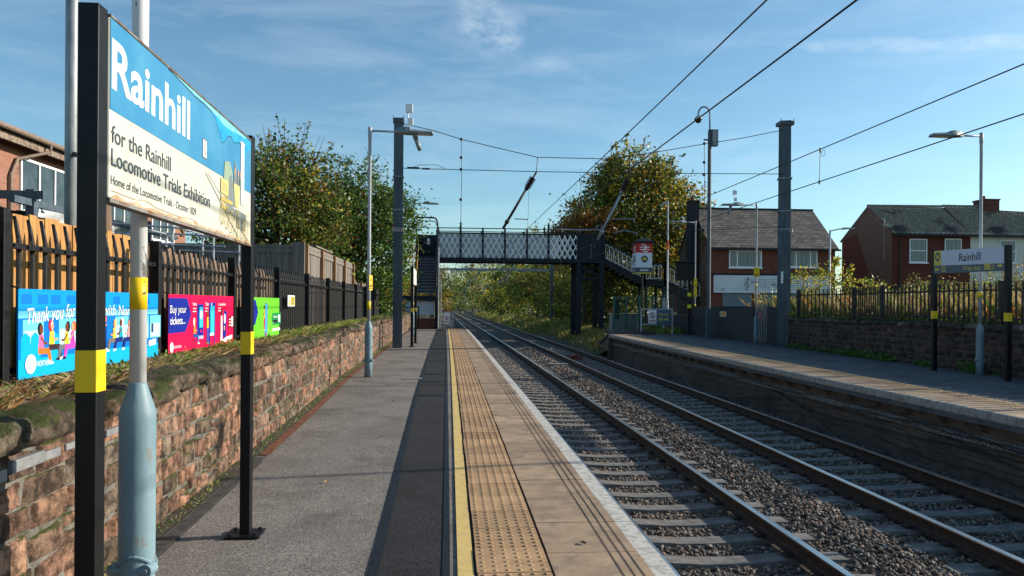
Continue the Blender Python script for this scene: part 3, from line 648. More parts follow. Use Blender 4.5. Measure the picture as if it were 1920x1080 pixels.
copes(wr, fr, -1, 4, 26.6, [(-.02,.96),(.04,.97),(.06,1.0),(.055,1.05),(.02,1.085),(-.06,1.11),(-.2,1.11),(-.36,1.06),(-.5,.97)], (.3,.5), [(.06,.05,.045),(.09,.075,.065),(.13,.12,.11)], m_darkstone, 23, amp=.02)
# ---------------------------------------------------------------- lettering and flat artwork
def _glyphs(s, bold=0, align='LEFT'):
    cu = bpy.data.curves.new('t', 'FONT'); cu.body = s; cu.size = 1; cu.offset = bold; cu.resolution_u = 4; cu.fill_mode = 'FRONT'
    o = bpy.data.objects.new('t', cu); sc.collection.objects.link(o); bpy.context.view_layer.update()
    me = bpy.data.meshes.new_from_object(o.evaluated_get(bpy.context.evaluated_depsgraph_get()))
    bpy.data.objects.remove(o); bpy.data.curves.remove(cu)
    return me
_h = _glyphs('H'); CAP = max(v.co.y for v in _h.vertices)
class Panel:
    """flat face: origin, direction of reading, up, outward normal"""
    def __init__(s, o, ux, uz, parent): s.o = Vector(o); s.ux = Vector(ux).normalized(); s.uz = Vector(uz).normalized(); s.n = s.ux.cross(s.uz).normalized(); s.p = parent
    def P(s, u, w, d=0): return s.o+s.ux*u+s.uz*w+s.n*d
    def text(s, body, u0, u1, base, cap, mat, d=.003, bold=0, name='lettering', slant=0, rise=0):
        me = _glyphs(body, bold); xs = [v.co.x for v in me.vertices]; x0, x1 = min(xs), max(xs); off_ = wloc(s.p)
        for v in me.vertices:
            u = u0+(v.co.x-x0)/(x1-x0)*(u1-u0); w_ = base+v.co.y/CAP*cap+rise*(u-u0); u += slant*(v.co.y/CAP*cap)
            v.co = s.P(u, w_, d)-off_
        return link(name, me, mat, s.p)
    def art(s, name='artwork'): return Art(s, name)
class Art:
    def __init__(s, pan, name): s.pan = pan; s.mb = MB(); s.mats = []; s.k = 0; s.name = name
    def _m(s, mat):
        if mat not in s.mats: s.mats.append(mat)
        return s.mats.index(mat)
    def poly(s, pts, mat, d=None):
        s.k += 1; d = d if d is not None else .001+.00007*s.k
        s.mb.add([s.pan.P(u, w_, d) for u, w_ in pts], [tuple(range(len(pts)))], s._m(mat)); return s
    def rect(s, u0, u1, w0, w1, mat): return s.poly([(u0,w0),(u1,w0),(u1,w1),(u0,w1)], mat)
    def ell(s, u, w_, a, b, mat, n=20, a0=0, a1=360): return s.poly([(u+a*math.cos(R(a0+(a1-a0)*i/n)), w_+b*math.sin(R(a0+(a1-a0)*i/n))) for i in range(n+(a1-a0 < 360))], mat)
    def line(s, pts, wd, mat):
        for (a, b) in zip(pts[:-1], pts[1:]):
            dx_, dy_ = b[0]-a[0], b[1]-a[1]; l = math.hypot(dx_, dy_) or 1; nx, ny = -dy_/l*wd/2, dx_/l*wd/2
            s.poly([(a[0]+nx,a[1]+ny),(a[0]-nx,a[1]-ny),(b[0]-nx,b[1]-ny),(b[0]+nx,b[1]+ny)], mat)
        return s
    def ring(s, u, w_, r, wd, mat, n=24, a0=0, a1=360, ry=None):
        ry = ry or r
        return s.line([(u+r*math.cos(R(a0+(a1-a0)*i/n)), w_+ry*math.sin(R(a0+(a1-a0)*i/n))) for i in range(n+1)], wd, mat)
    def done(s): return part(s.mb, s.name, s.mats, s.pan.p)
C_ = {}
def ink(r, g, b):
    k = (r, g, b)
    if k not in C_:
        lin = lambda x: ((x/255+.055)/1.055)**2.4 if x > 10 else x/255/12.92
        C_[k] = flat('print_%02x%02x%02x' % k, tuple(lin(x)*.8 for x in k), .4)
    return C_[k]
WHT = flat('print_white', (.78,.79,.80), .4); BLK = flat('print_black', (.012,.012,.014), .4)

# ---------------------------------------------------------------- large station sign in the foreground
def band_post(sg, x, y, wx_, wy_, ztop, zb0, zb1, chip=False, plate=True):
    mb = MB(); mb.box(x-wx_/2, x+wx_/2, y-wy_/2, y+wy_/2, 0, ztop); p = part(mb, 'post', m_black, sg, bevel=.004)
    mb = MB(); mb.box(x-wx_/2-.0015, x+wx_/2+.0015, y-wy_/2-.0015, y+wy_/2+.0015, zb0, zb1); part(mb, 'yellow_band', m_yelchip if chip else m_yellow, sg, bevel=.003)
    if plate:
        mb = MB(); mb.box(x-.11, x+.10, y-.09, y+.09, 0, .012)
        for a in (-.08,.07):
            for b in (-.065,.065): mb.lathe((x+a, y+b, .012), [(.012,0),(.012,.012),(.006,.016)], 6)
        part(mb, 'base_plate', m_black, sg)
sg = thing('station_sign', 'large weathered blue and white station name sign on two black posts in the foreground', 'sign', (-1.25, 3.7, 0))
band_post(sg, -1.243, 2.695, .070, .070, 2.475, 1.140, 1.285, True)
band_post(sg, -1.272, 4.797, .062, .070, 2.495, 1.130, 1.272, False)
m_acryl = M('faded_sign_face', (.57,.57,.50), (.51,.50,.42), 2.2, .28, c3=(.40,.30,.16), s3=1.6, lo3=.66, hi3=.9)
m_sblue = M('faded_blue_sign_face', (.035,.20,.38), (.06,.25,.42), 2.5, .3, c3=(.09,.30,.45), s3=1.2, lo3=.6, hi3=.9)
m_frame = M('dirty_sign_frame', (.20,.20,.19), (.12,.07,.04), 9, .7, c3=(.22,.05,.03), s3=2, lo3=.55, hi3=.7)
f0, f1 = Vector((-1.2025, 2.732, 0)), Vector((-1.246, 4.758, 0)); fd = (f1-f0).normalized(); fn_ = Vector((fd.y, -fd.x, 0))
def board_slab(z0, z1, e): 
    a_, b_ = f0+fn_*e, f1+fn_*e; q = MB(); q.prism([(a_.x,a_.y,z0),(b_.x,b_.y,z0),(b_.x,b_.y,z1),(a_.x,a_.y,z1)], -fn_*(.042+e)); return q
mb = board_slab(1.818, 2.455, 0); part(mb, 'sign_box', m_acryl, sg, bevel=.006)
mb = board_slab(1.803, 1.8175, .004); mb2 = board_slab(2.4555, 2.464, .004); mb.add(mb2.v, mb2.f); part(mb, 'frame', m_frame, sg)
pn = Panel(f0-fd*.027+fn_*.0003, fd, (0,0,1), sg); a = pn.art('sign_artwork')
a.rect(.030, 2.046, 2.13, 2.452, m_sblue)
# peeled brighter film along the top edge, pale rim
BR = M('bright_blue_film', (.004,.23,.52), (.02,.33,.60), 6, .3); CY = M('pale_cyan_film', (.20,.60,.66), (.10,.48,.60), 14, .4, lo=.45, hi=.6)
a.poly([(1.22,2.452),(2.04,2.452),(2.04,2.40),(1.98,2.385),(1.93,2.36),(1.88,2.30),(1.84,2.33),(1.78,2.385),(1.70,2.375),(1.64,2.36),(1.60,2.385),(1.52,2.37),(1.47,2.33),(1.41,2.31),(1.36,2.355),(1.30,2.40)], BR)
a.poly([(.60,2.452),(1.95,2.452),(1.88,2.436),(1.74,2.43),(1.6,2.415),(1.45,2.41),(1.34,2.425),(1.22,2.432),(1.1,2.438),(.95,2.436),(.8,2.444)], CY)
a.line([(1.22,2.43),(1.30,2.40),(1.36,2.353),(1.41,2.308),(1.47,2.328),(1.52,2.368),(1.60,2.383),(1.64,2.358),(1.70,2.373),(1.78,2.383),(1.84,2.328),(1.88,2.298)], .004, ink(20,60,90))
a.line([(.60,2.45),(.8,2.441),(.95,2.432),(1.1,2.434),(1.22,2.428)], .005, ink(40,50,50))
RS = M('rust_stain', (.34,.22,.12), (.46,.38,.26), 14, .6, lo=.4, hi=.6)
rr = random.Random(6); top_ = [(2.044-.03*i, 1.822+abs(rr.gauss(0,.006))+.006*math.sin(i*.5)**2) for i in range(67)]
a.poly([(.034,1.816),(2.044,1.816)]+top_, RS)
a.line([(.04,1.846),(.25,1.842),(.36,1.852),(.5,1.838),(.75,1.835),(.9,1.845),(1.0,1.836)], .0025, RS)
# small vertical sticker
a.rect(1.075,1.145,2.165,2.262, ink(120,125,125)); a.rect(1.082,1.138,2.172,2.255, WHT)
for k in range(7): a.rect(1.09,1.13,2.178+.011*k,2.183+.011*k, ink(90,90,90))
# faded picture of an early steam engine on rails
Y1 = ink(222,205,130); Y2 = ink(196,176,98); GR = ink(125,134,134); G2 = ink(160,168,164); PK = ink(190,150,140); PW = ink(215,222,215)
a.poly([(1.12,2.10),(1.135,2.10),(1.76,1.835),(1.735,1.835)], G2); a.poly([(1.16,2.105),(1.17,2.105),(2.01,1.825),(1.985,1.822)], G2)
a.poly([(1.44,2.10),(1.46,2.22),(1.56,2.235),(1.62,2.18),(1.63,2.02),(1.5,2.0)], ink(150,172,150))
a.poly([(1.62,2.0),(1.66,2.26),(1.70,2.22),(1.74,2.0)], GR); a.rect(1.795,1.875,2.03,2.40, PW); a.rect(1.785,1.885,2.39,2.402, PW)
a.poly([(1.52,1.97),(1.55,2.15),(1.60,2.17),(1.64,1.95)], GR)
for u in (1.67,1.74,1.79): a.ell(u, 2.20, .016, .022, PK); a.rect(u-.018, u+.018, 2.12, 2.18, GR)
a.poly([(1.71,1.99),(1.90,1.98),(1.93,1.92),(1.90,1.88),(1.72,1.885)], ink(110,118,118)); a.poly([(1.64,2.13),(1.77,2.13),(1.74,2.0),(1.68,2.0)], Y1)
a.rect(1.39,1.53,2.04,2.12,Y1); a.rect(1.41,1.51,2.055,2.10,ink(190,180,120)); a.rect(1.39,1.62,2.0,2.02,Y2); a.rect(1.40,1.60,1.96,1.975,Y2)
for k in range(6): a.rect(1.40+.022*k,1.408+.022*k,1.95,2.04,Y2)
a.rect(1.50,1.80,1.945,1.985,GR)
for (u, w_, ra, rb) in ((1.42,1.93,.035,.055),(1.51,1.92,.035,.06),(1.59,1.905,.04,.06),(1.70,1.895,.05,.085),(1.93,1.90,.05,.085),(1.84,1.885,.03,.05)):
    a.ring(u, w_, ra, .007, Y2, 20, ry=rb)
    for t in range(0, 180, 30): a.line([(u-ra*math.cos(R(t)), w_-rb*math.sin(R(t))), (u+ra*math.cos(R(t)), w_+rb*math.sin(R(t)))], .0015, Y2)
a.done()
pn.text('Rainhill', .040, .885, 2.213, .167, ink(232,236,228), d=.0017, bold=.022)
LT = ink(72,84,92)
pn.text('for the Rainhill', .042, .640, 2.018, .060, LT, d=.0017, bold=.006)
pn.text('Locomotive Trials Exhibition', .042, 1.205, 1.935, .060, LT, d=.0017, bold=.006)
pn.text('Home of the Locomotive Trials - October 1829', .040, .985, 1.868, .032, LT, d=.0017)

# ---------------------------------------------------------------- lamp columns
def lamp(x, y, h, direction, arm, label, sz=1.0, near=False, extras=(), band=1.42, band_h=.14, back=0, tilt=0):
    d = Vector((math.cos(direction), math.sin(direction), 0)); c = (x, y, 0)
    t = thing('lamp_column', label, 'lamp post', (x, y, 0), 'lamp columns on the platforms')
    r = .077*sz
    mb = MB(); mb.lathe(c, [(r,0),(r,.30),(r,.96),(r*.99,.985),(r*.5,1.10),(r*.47,1.11)], 24 if near else 14)
    b = part(mb, 'base_section', m_blue, t, smooth=True)
    mb = MB()                                   # hinge collar
    dd = Vector((.98, -.17, 0)); sd_ = Vector((.17,.98,0))
    pts = [(x+math.cos(q)*(r+.004), y+math.sin(q)*(r+.004), .36+.028*math.cos(2*(q+1.4))) for q in [i*math.pi/12 for i in range(25)]]
    mb.tube(pts, .006, 6)
    for s in (-1, 1):
        p0 = Vector(c)+dd*s*(r*.98)-sd_*.02+Vector((0,0,.325)); mb.tube([p0-sd_*.035, p0+sd_*.02], .027, 12)
        mb.tube([p0-sd_*.043, p0-sd_*.035], .012, 6)
    mb.tube([Vector(c)-dd*r*.9-sd_*(r*.72)+Vector((0,0,.325)), Vector(c)+dd*r*.9-sd_*(r*.72)+Vector((0,0,.325))], .014, 8)
    part(mb, 'hinge', m_blue, b)
    rs = .0355*sz
    mb = MB(); mb.lathe(c, [(rs,1.10),(rs,h*.5),(rs*.92,h*.5+.05),(rs*.92,h-.22),(rs*1.15,h-.2),(rs*1.15,h),(rs*.6,h+.02)], 20 if near else 12)
    part(mb, 'shaft', m_white if near else m_lampgrey, t, smooth=True)
    mb = MB(); mb.lathe(c, [(rs+.0012,band),(rs+.0012,band+band_h)], 20); part(mb, 'yellow_band', m_yelchip if near else m_yellow, t, smooth=True)
    e = Vector((x, y, h-.06)); a1 = e+d*arm*.55+Vector((0,0,.0))
    mb = MB(); mb.tube([e, a1], .021, 10); part(mb, 'arm', m_lampgrey, t, smooth=True)
    mb = MB(); nsd = Vector((-d.y, d.x, 0)); L0 = e+d*arm*.45; L1 = e+d*arm
    prof = [(0,.05,.05),(.10,.075,.085),(.30,.13,.10),(.42,.14,.09),(.45,.14,.05),(1.0,.12,.03),(1.03,.08,.0)]
    ln = arm*.62; vs = []; st = L1-d*ln
    for (u, wd, hh) in prof:
        p = st+d*u*ln/1.03
        for (s_, z_) in ((-1,-.03),(-1,.0),(-.55,hh),(.55,hh),(1,.0),(1,-.03)): vs.append(p+nsd*s_*wd+Vector((0,0,z_)))
    n = len(prof); mb.add(vs, [(6*i+j, 6*i+(j+1)%6, 6*i+6+(j+1)%6, 6*i+6+j) for i in range(n-1) for j in range(6)]+[tuple(range(6)), tuple(reversed(range(6*n-6, 6*n)))])
    ln_ = part(mb, 'lantern', m_lantern, t)
    mb = MB(); p = L1-d*.42; mb.prism([p-nsd*.10+Vector((0,0,-.036)), p+nsd*.10+Vector((0,0,-.036)), L1-d*.06+nsd*.09+Vector((0,0,-.036)), L1-d*.06-nsd*.09+Vector((0,0,-.036))], (0,0,.004)); part(mb, 'lens', m_lens, ln_)
    return t, d, L1
def lamp_camera(t, p, d):
    mb = MB(); nsd = Vector((-d.y, d.x, 0))
    q = p-d*.50
    mb.tube([q+Vector((0,0,.05)), q+Vector((0,0,.42))], .012, 8)
    mb.box(q.x-.05, q.x+.09, q.y-.05, q.y+.05, q.z+.40, q.z+.56); mb.box(q.x+.0, q.x+.10, q.y-.04, q.y+.04, q.z+.14, q.z+.28)
    part(mb, 'antenna_box', m_upvc, t, bevel=.008)
    mb = MB(); mb.tube([q+d*.13+Vector((0,0,-.03)), q+d*.15+Vector((0,0,-.10))], .055, 10); a_ = q+d*.15+Vector((0,0,-.10)); b_ = a_+d*.09+Vector((0,-.05,-.26)); mb.tube([a_, b_], [.048,.04], 12)
    part(mb, 'camera', m_lantern, t, smooth=True)
def lamp_sign(t, x, y, z0, z1, wd, rows=3, nrm=(0,-1,0)):
    n = Vector(nrm); ux = Vector((0,0,1)).cross(n)
    ux = -n.cross(Vector((0,0,1))) if False else Vector((-n.y, n.x, 0))
    mb = MB(); o = Vector((x,y,0))+n*.045
    mb.prism([o-ux*wd/2+Vector((0,0,z0)), o+ux*wd/2+Vector((0,0,z0)), o+ux*wd/2+Vector((0,0,z1)), o-ux*wd/2+Vector((0,0,z1))], n*.004)
    s = part(mb, 'notice', m_yellow, t)
    p = Panel(o+n*.004, ux, (0,0,1), s); a = p.art('print')
    a.poly([(-.03,z1-.11),(.03,z1-.11),(0,z1-.05)], BLK)
    for k in range(rows): a.rect(-wd*.36, wd*.36, z0+.03+.035*k, z0+.048+.035*k, BLK)
    a.done()
t, d, p = lamp(-1.328, 3.3, 5.6, R(5), 1.2, 'near lamp column with chipped white shaft and blue grey base right behind the big sign', near=True, sz=.94, band=1.42, band_h=.135)
t, d, p = lamp(-1.635, 15.05, 4.96, R(4), 1.25, 'lamp column on the near platform with a camera and a white box on its lantern', band=1.345, band_h=.16)
lamp_camera(t, p, d); lamp_sign(t, -1.635, 15.05, 1.72, 2.02, .1, nrm=(.85,-.53,0))
t, d, p = lamp(-1.75, 34.5, 6.15, R(3), 1.15, 'distant lamp column mostly hidden behind the near steel mast')
t, d, p = lamp(11.463, 15.353, 5.25, R(180), 1.15, 'lamp column behind the station name board on the far platform', band=1.68, band_h=.13)
t, d, p = lamp(11.40, 8.4, 5.25, R(180), 1.15, 'lamp column on the far platform nearer than the name board')
t, d, p = lamp(11.799, 28.136, 5.45, R(180), 1.4, 'lamp column with a camera on its lantern in front of the grey gate', band=2.2, band_h=.15)
lamp_camera(t, p, d); lamp_sign(t, 11.799, 28.136, 2.6, 2.98, .22)
t, d, p = lamp(12.28, 36.864, 5.75, R(180), 1.3, 'farthest lamp column on the far platform beside the dark help point')
lamp_sign(t, 12.28, 36.864, 1.9, 2.35, .16); lamp_sign(t, 12.28, 36.864, 2.4, 2.85, .16)
# camera pole
cp = thing('camera_pole', 'tall slim grey pole with a dome camera on a swan neck and a steel cabinet', 'camera pole', (11.694, 33.2, 0))
x, y = 11.694, 33.2
mb = MB(); mb.box(x-.095, x+.095, y-.095, y+.095, 0, 1.35); mb.box(x-.055, x+.20, y-.12, y-.095, .3, .95); mb.lathe((x,y,0), [(.085,1.35),(.085,9.4)], 12); part(mb, 'pole', m_mast, cp)
mb = MB(); mb.box(x+.10, x+.36, y-.14, y+.12, 8.75, 9.45); mb.box(x-.06, x+.36, y-.16, y+.14, 9.45, 9.49); part(mb, 'cabinet', m_galv, cp, bevel=.01)
mb = MB(); mb.tube([(x,y,9.4),(x,y,10.2)]+[(x-.27+.27*math.cos(q), y, 10.2+.34*math.sin(q)) for q in [i*math.pi/10 for i in range(11)]]+[(x-.54,y,10.1)], .035, 8); part(mb, 'swan_neck', m_mast, cp, smooth=True)
mb = MB(); mb.lathe((x-.54,y,9.78), [(.02,0),(.11,.04),(.15,.13),(.15,.17)], 14); part(mb, 'dome', M('camera_dome', (.02,.02,.02), rough=.1), cp, smooth=True)
mb = MB(); mb.lathe((x-.54,y,9.95), [(.19,0),(.17,.06),(.10,.16),(.04,.2)], 14); part(mb, 'housing', m_lampgrey, cp, smooth=True)
mb = MB(); mb.box(x-.28, x-.05, y-.03, y+.03, 9.0, 9.08); part(mb, 'bracket', m_galv, cp)

# galvanised pole in the garden behind the fence
gp = thing('steel_pole', 'tall bare galvanised pole rising behind the railings above the blue banner', 'pole', (-3.3, 6.78, .8))
mb = MB(); mb.lathe((-3.3,6.78,0), [(.052,.8),(.052,3.5),(.05,6.2)], 16); part(mb, 'shaft', m_galv, gp, smooth=True)
mb = MB(); mb.tube([(-3.25,6.74,2.72),(-3.235,6.70,2.72)], .022, 8); mb.tube([(-3.25,6.74,2.72),(-3.23,6.68,2.72)], .010, 8); part(mb, 'bolt', m_dark, gp)

# ---------------------------------------------------------------- catenary masts, headspan and wires
def mast(x, y, h, wdt, dep, label, rz=0, plate=True, taper=0):
    t = thing('steel_mast', label, 'mast', (x, y, 0), 'steel overhead line masts')
    mb = MB(); f = .022
    def sec(z, k): 
        W, D = wdt*k/2, dep*k/2
        return [(-W,-D),(W,-D),(W,-D+f),(f/2,-D+f),(f/2,D-f),(W,D-f),(W,D),(-W,D),(-W,D-f),(-f/2,D-f),(-f/2,-D+f),(-W,-D+f)]
    c, s = math.cos(rz), math.sin(rz)
    vs = []
    for z, k in ((0,1),(h,1-taper)): vs += [(x+a_*c-b_*s, y+a_*s+b_*c, z) for a_, b_ in sec(z, k)]
    mb.add(vs, [(i,(i+1)%12,12+(i+1)%12,12+i) for i in range(12)]+[tuple(reversed(range(12))), tuple(range(12,24))])
    part(mb, 'column', m_mast, t)
    mb = MB(); W = wdt/2+.02; D = dep/2+.02
    for z in (h*.745, h*.60, h*.52):
        for (p0, p1) in (((-W,-D),(W,-D)),((-W,D),(W,D)),((-W,-D),(-W,D)),((W,-D),(W,D))):
            mb.beam((x+p0[0]*c-p0[1]*s, y+p0[0]*s+p0[1]*c, z), (x+p1[0]*c-p1[1]*s, y+p1[0]*s+p1[1]*c, z), .02, .035)
    for k in range(7):                           # little bristles of the anti-climb band
        a_ = -W+2*W*k/6; mb.tube([(x+a_*c+D*s, y+a_*s-D*c, h*.52), (x+a_*c+D*s+.03, y-D-.10, h*.52-.13)], .007, 5)
    part(mb, 'clamp', m_galv, t)
    mb = MB(); mb.box(x-wdt/2-.03, x+wdt/2+.03, y-dep/2-.03, y+dep/2+.03, h-.16, h-.02)
    for a_ in (-1,1): mb.tube([(x+a_*(wdt/2+.02), y-dep/2-.02, h-.1),(x+a_*(wdt/2+.02), y-dep/2-.02, h+.06)], .015, 6)
    part(mb, 'cap', m_mast, t)
    return t
mast(-1.78, 25.1, 7.63, .30, .30, 'steel overhead line mast on the near platform beside the stone wall', R(0))
m2 = mast(12.07, 26.3, 8.2, .44, .40, 'steel overhead line mast on the far platform at the corner of the brick wall', R(-20), taper=.1)
mb = MB(); mb.box(11.86, 11.90, 25.98, 26.08, 2.3, 2.72); part(mb, 'number_plate', m_upvc, m2)
pp = Panel((11.86, 25.975, 2.3), (1,-.1,0), (0,0,1), m2)
for k, ch_ in enumerate('229'): pp.text(ch_, .008, .036, .29-.13*k, .09, BLK)
def wire(parent, pts, r=.006, name='wire', mat=None): mb = MB(); mb.tube(pts, r, 6, cap=False); return part(mb, name, mat or m_wire, parent)
hs = thing('headspan', 'sagging span wires and hanging insulated arms slung between the two masts', 'wires', (5, 25.3, 6))
wire(hs, [(-1.7,25.2,7.5),(-.6,25.3,7.30),(.30,25.3,7.04),(1.6,25.3,6.76),(2.9,25.3,6.49),(4.2,25.3,6.49),(5.5,25.3,6.49),(7.1,25.3,6.78),(8.7,25.35,7.09),(10.3,25.7,7.43),(11.9,26.1,7.84)], .013, 'span_wire')
wire(hs, [(-1.65,25.2,6.0),(2.85,25.3,6.0),(6.1,25.3,6.02),(8.7,25.4,6.08),(11.95,26.1,6.25)], .013, 'cross_span_wire')
wire(hs, [(-1.6,25.2,4.02),(.32,25.3,4.03),(2.4,25.3,4.03),(5.0,25.3,4.05),(8.5,25.4,4.1),(11.95,26.1,4.35)], .011, 'lower_cross_span_wire')
mb = MB(); mb.tube([(-1.5,25.22,6.02),(-1.1,25.22,6.02)], .035, 8); mb.tube([(-1.3,25.22,6.05),(-1.1,25.22,6.13),(-.5,25.22,6.14),(-.25,25.22,6.02)], .009, 6); mb.tube([(-1.0,25.22,6.0),(-.75,25.22,6.0)], .03, 8); part(mb, 'tensioner', m_wire, hs)
for (x, z0, z1) in ((.30,7.04,4.05),(8.72,7.10,4.1)):
    wire(hs, [(x,25.3,z0),(x+.02,25.3,(z0+z1)/2),(x,25.3,z1)], .010, 'dropper_wire')
    mb = MB()
    for z in (z0, 6.02, (z0+6)/2-.1, 5.0, z1): mb.lathe((x,25.3,z-.05), [(.02,0),(.055,.03),(.055,.07),(.02,.1)], 8)
    part(mb, 'clamp', m_wire, hs)
wire(hs, [(2.9,25.3,6.49),(2.86,25.3,5.97)], .012, 'dropper_wire'); wire(hs, [(6.1,25.3,6.58),(6.12,25.3,6.02)], .012, 'dropper_wire')
m_ins = M('brown_insulator', (.045,.022,.016), rough=.3)
def arm(a, b, mat, r0=.045):
    a = Vector(a); b = Vector(b); v = b-a
    mb = MB(); mb.tube([a, a+v*.12], .03, 8); k = 7; pts = []; rs = []
    for i in range(k): 
        q = .10+.025*i
        pts += [a+v*(q), a+v*(q+.008), a+v*(q+.012), a+v*(q+.02)]; rs += [.05,.125,.125,.05]
    mb.tube(pts, rs, 12); part(mb, 'insulator', m_ins, hs)
    mb = MB(); mb.tube([a+v*.28, b], r0, 8); mb.tube([a+v*.26, a+v*.31], r0*1.6, 8); mb.tube([a+v*.86, a+v*.91], r0*1.6, 8); part(mb, 'support_tube', mat, hs, smooth=True)
arm((2.86,25.3,5.98), (1.74,25.3,4.05), m_wire); arm((6.14,25.3,6.0), (5.0,25.3,3.72), m_galv)
mb = MB(); mb.tube([(2.13,25.3,4.38),(2.58,25.25,4.36)], .018, 6); mb.tube([(2.58,25.25,4.36),(2.61,25.25,5.35)], .007, 5); mb.tube([(2.58,25.25,4.36),(2.58,25.25,4.0)], .012, 5); part(mb, 'registration_arm', m_galv, hs)
mb = MB(); mb.tube([(5.42,25.3,4.42),(6.25,25.25,4.44),(6.25,25.25,4.30)], .018, 6); mb.tube([(5.55,25.3,3.95),(5.9,25.3,4.05),(6.35,25.25,3.95),(6.36,25.25,3.85)], .018, 6); mb.tube([(6.3,25.25,4.44),(6.32,25.25,5.6)], .007, 5); part(mb, 'registration_arm', m_galv, hs)
mb = MB(); mb.tube([(3.5,25.3,4.04),(5.2,25.3,4.05)], .02, 6)
for k in range(9): mb.lathe((3.75+.12*k,25.3,4.0), [(.02,0),(.06,.02),(.06,.05),(.02,.07)], 8)
mb.tube([(4.85,25.3,4.05),(5.0,25.3,4.2),(5.12,25.3,4.2),(5.2,25.3,3.9)], .016, 6); part(mb, 'lower_insulator', m_galv, hs)
def ohl(xc, xk, label, drops):
    t = thing('overhead_line', label, 'overhead wires', (xc, 10, 4))
    ys = [-6+3*i for i in range(22)]+[60+10*i for i in range(30)]
    sag = lambda y: .12*(1-((y-10)/15.3)**2) if -6 < y < 25.3 else .12*(1-(((y-25.3)%45-22.5)/22.5)**2)
    wire(t, [(xc+off(y), y, 3.93) for y in ys], .0075, 'catenary_wire'); wire(t, [(xk+off(y), y, 3.42) for y in ys], .0075, 'contact_wire')
    for y in drops:
        mb = MB(); mb.tube([(xc+off(y), y, 3.93), (xk+off(y), y, 3.42)], .005, 5)
        mb.tube([(xc+off(y), y, 3.95), (xc+off(y), y, 3.88)], .014, 6); mb.tube([(xk+off(y), y, 3.44), (xk+off(y), y, 3.38)], .014, 6)
        pts = [(xc+.0, y+.06*math.cos(q)-.06, 3.86+.05*math.sin(q)) for q in [i*math.pi/6 for i in range(13)]]; mb.tube(pts, .004, 4)
        part(mb, 'dropper', m_wire, t)
ohl(2.53, 2.58, 'pair of overhead wires running above the near track', [14.5, 22, 32, 40])
ohl(5.78, 5.77, 'pair of overhead wires running above the far track', [11.3, 19, 30, 38])
# double sided platform sign seen edge-on
es = thing('station_sign', 'narrow two post sign seen edge on beyond the near mast', 'sign', (-1.33, 27, 0))
band_post(es, -1.335, 25.75, .09, .09, 2.75, 1.19, 1.32); band_post(es, -1.33, 28.2, .09, .09, 2.75, 1.19, 1.32)
mb = MB(); mb.box(-1.36, -1.30, 25.8, 28.15, 2.15, 2.7); part(mb, 'panel', m_signwhite, es)

# ---------------------------------------------------------------- name board on the far platform
ns = thing('station_sign', 'station name board with grey way out strip on two black posts on the far platform', 'sign', (11.1, 15.3, 0))
band_post(ns, 11.19, 16.5, .10, .10, 2.80, 1.20, 1.38, plate=False); band_post(ns, 11.10, 14.08, .10, .10, 2.72, 1.19, 1.36, plate=False)
o0 = Vector((11.13, 16.43, 0)); ux = (Vector((11.05, 14.14, 0))-o0).normalized(); LN = (Vector((11.05, 14.14, 0))-o0).length
pn = Panel(o0, ux, (0,0,1), ns)
nn = pn.n; mb = MB(); mb.prism([pn.P(0,2.245,-.03), pn.P(LN,2.205,-.03), pn.P(LN,2.69,-.03), pn.P(0,2.765,-.03)], nn*.03); part(mb, 'board', flat('pale_board', (.52,.56,.66)), ns)
sl_ = -.045/LN*1.2
a = pn.art('printed_strips'); GY = flat('slate_grey_strip', (.085,.115,.145)); YW = flat('sign_yellow', (.62,.50,.07))
W_ = lambda u, z: z-u*.030
a.poly([(0,2.245),(LN,2.205),(LN,2.358),(0,2.425)], GY); a.poly([(0,2.425),(.27,2.417),(.27,2.757),(0,2.765)], YW)
a.ell(.135,2.62,.095,.105,flat('logo_navy',(.02,.04,.09)))
for q in (0,): 
    a.poly([(.075,2.565),(.105,2.675),(.13,2.675),(.135,2.64),(.14,2.675),(.165,2.675),(.195,2.565),(.165,2.565),(.155,2.62),(.14,2.575),(.13,2.575),(.115,2.62),(.105,2.565)], YW)
a.poly([(.02,2.335),(.09,2.385),(.09,2.35),(.19,2.35),(.19,2.315),(.09,2.315),(.09,2.28)], YW)
a.rect(.29,.42,2.27,2.39,YW); a.rect(.31,.40,2.285,2.375,GY); a.rect(.33,.38,2.325,2.34,YW)
z = 2.235; a.rect(1.72,2.0,z+.02,z+.145,YW)
for k in range(3): a.line([(1.75+.035*k,z+.04),(1.775+.035*k,z+.12)], .012, GY)
a.rect(1.89,1.98,z+.035,z+.13,GY); a.rect(1.90,1.96,z+.075,z+.09,YW)
a.poly([(2.26,z+.08),(2.18,z+.14),(2.18,z+.10),(2.10,z+.10),(2.10,z+.065),(2.18,z+.065),(2.18,z+.03)], YW); a.done()
pn.text('Rainhill', .90, 1.60, 2.475, .165, BLK, bold=.008, rise=-.01)
pn.text('Way out', 1.03, 1.60, 2.272, .095, YW, bold=.004, rise=-.02)
pn.text('Merseyrail', .05, .22, 2.45, .022, BLK)
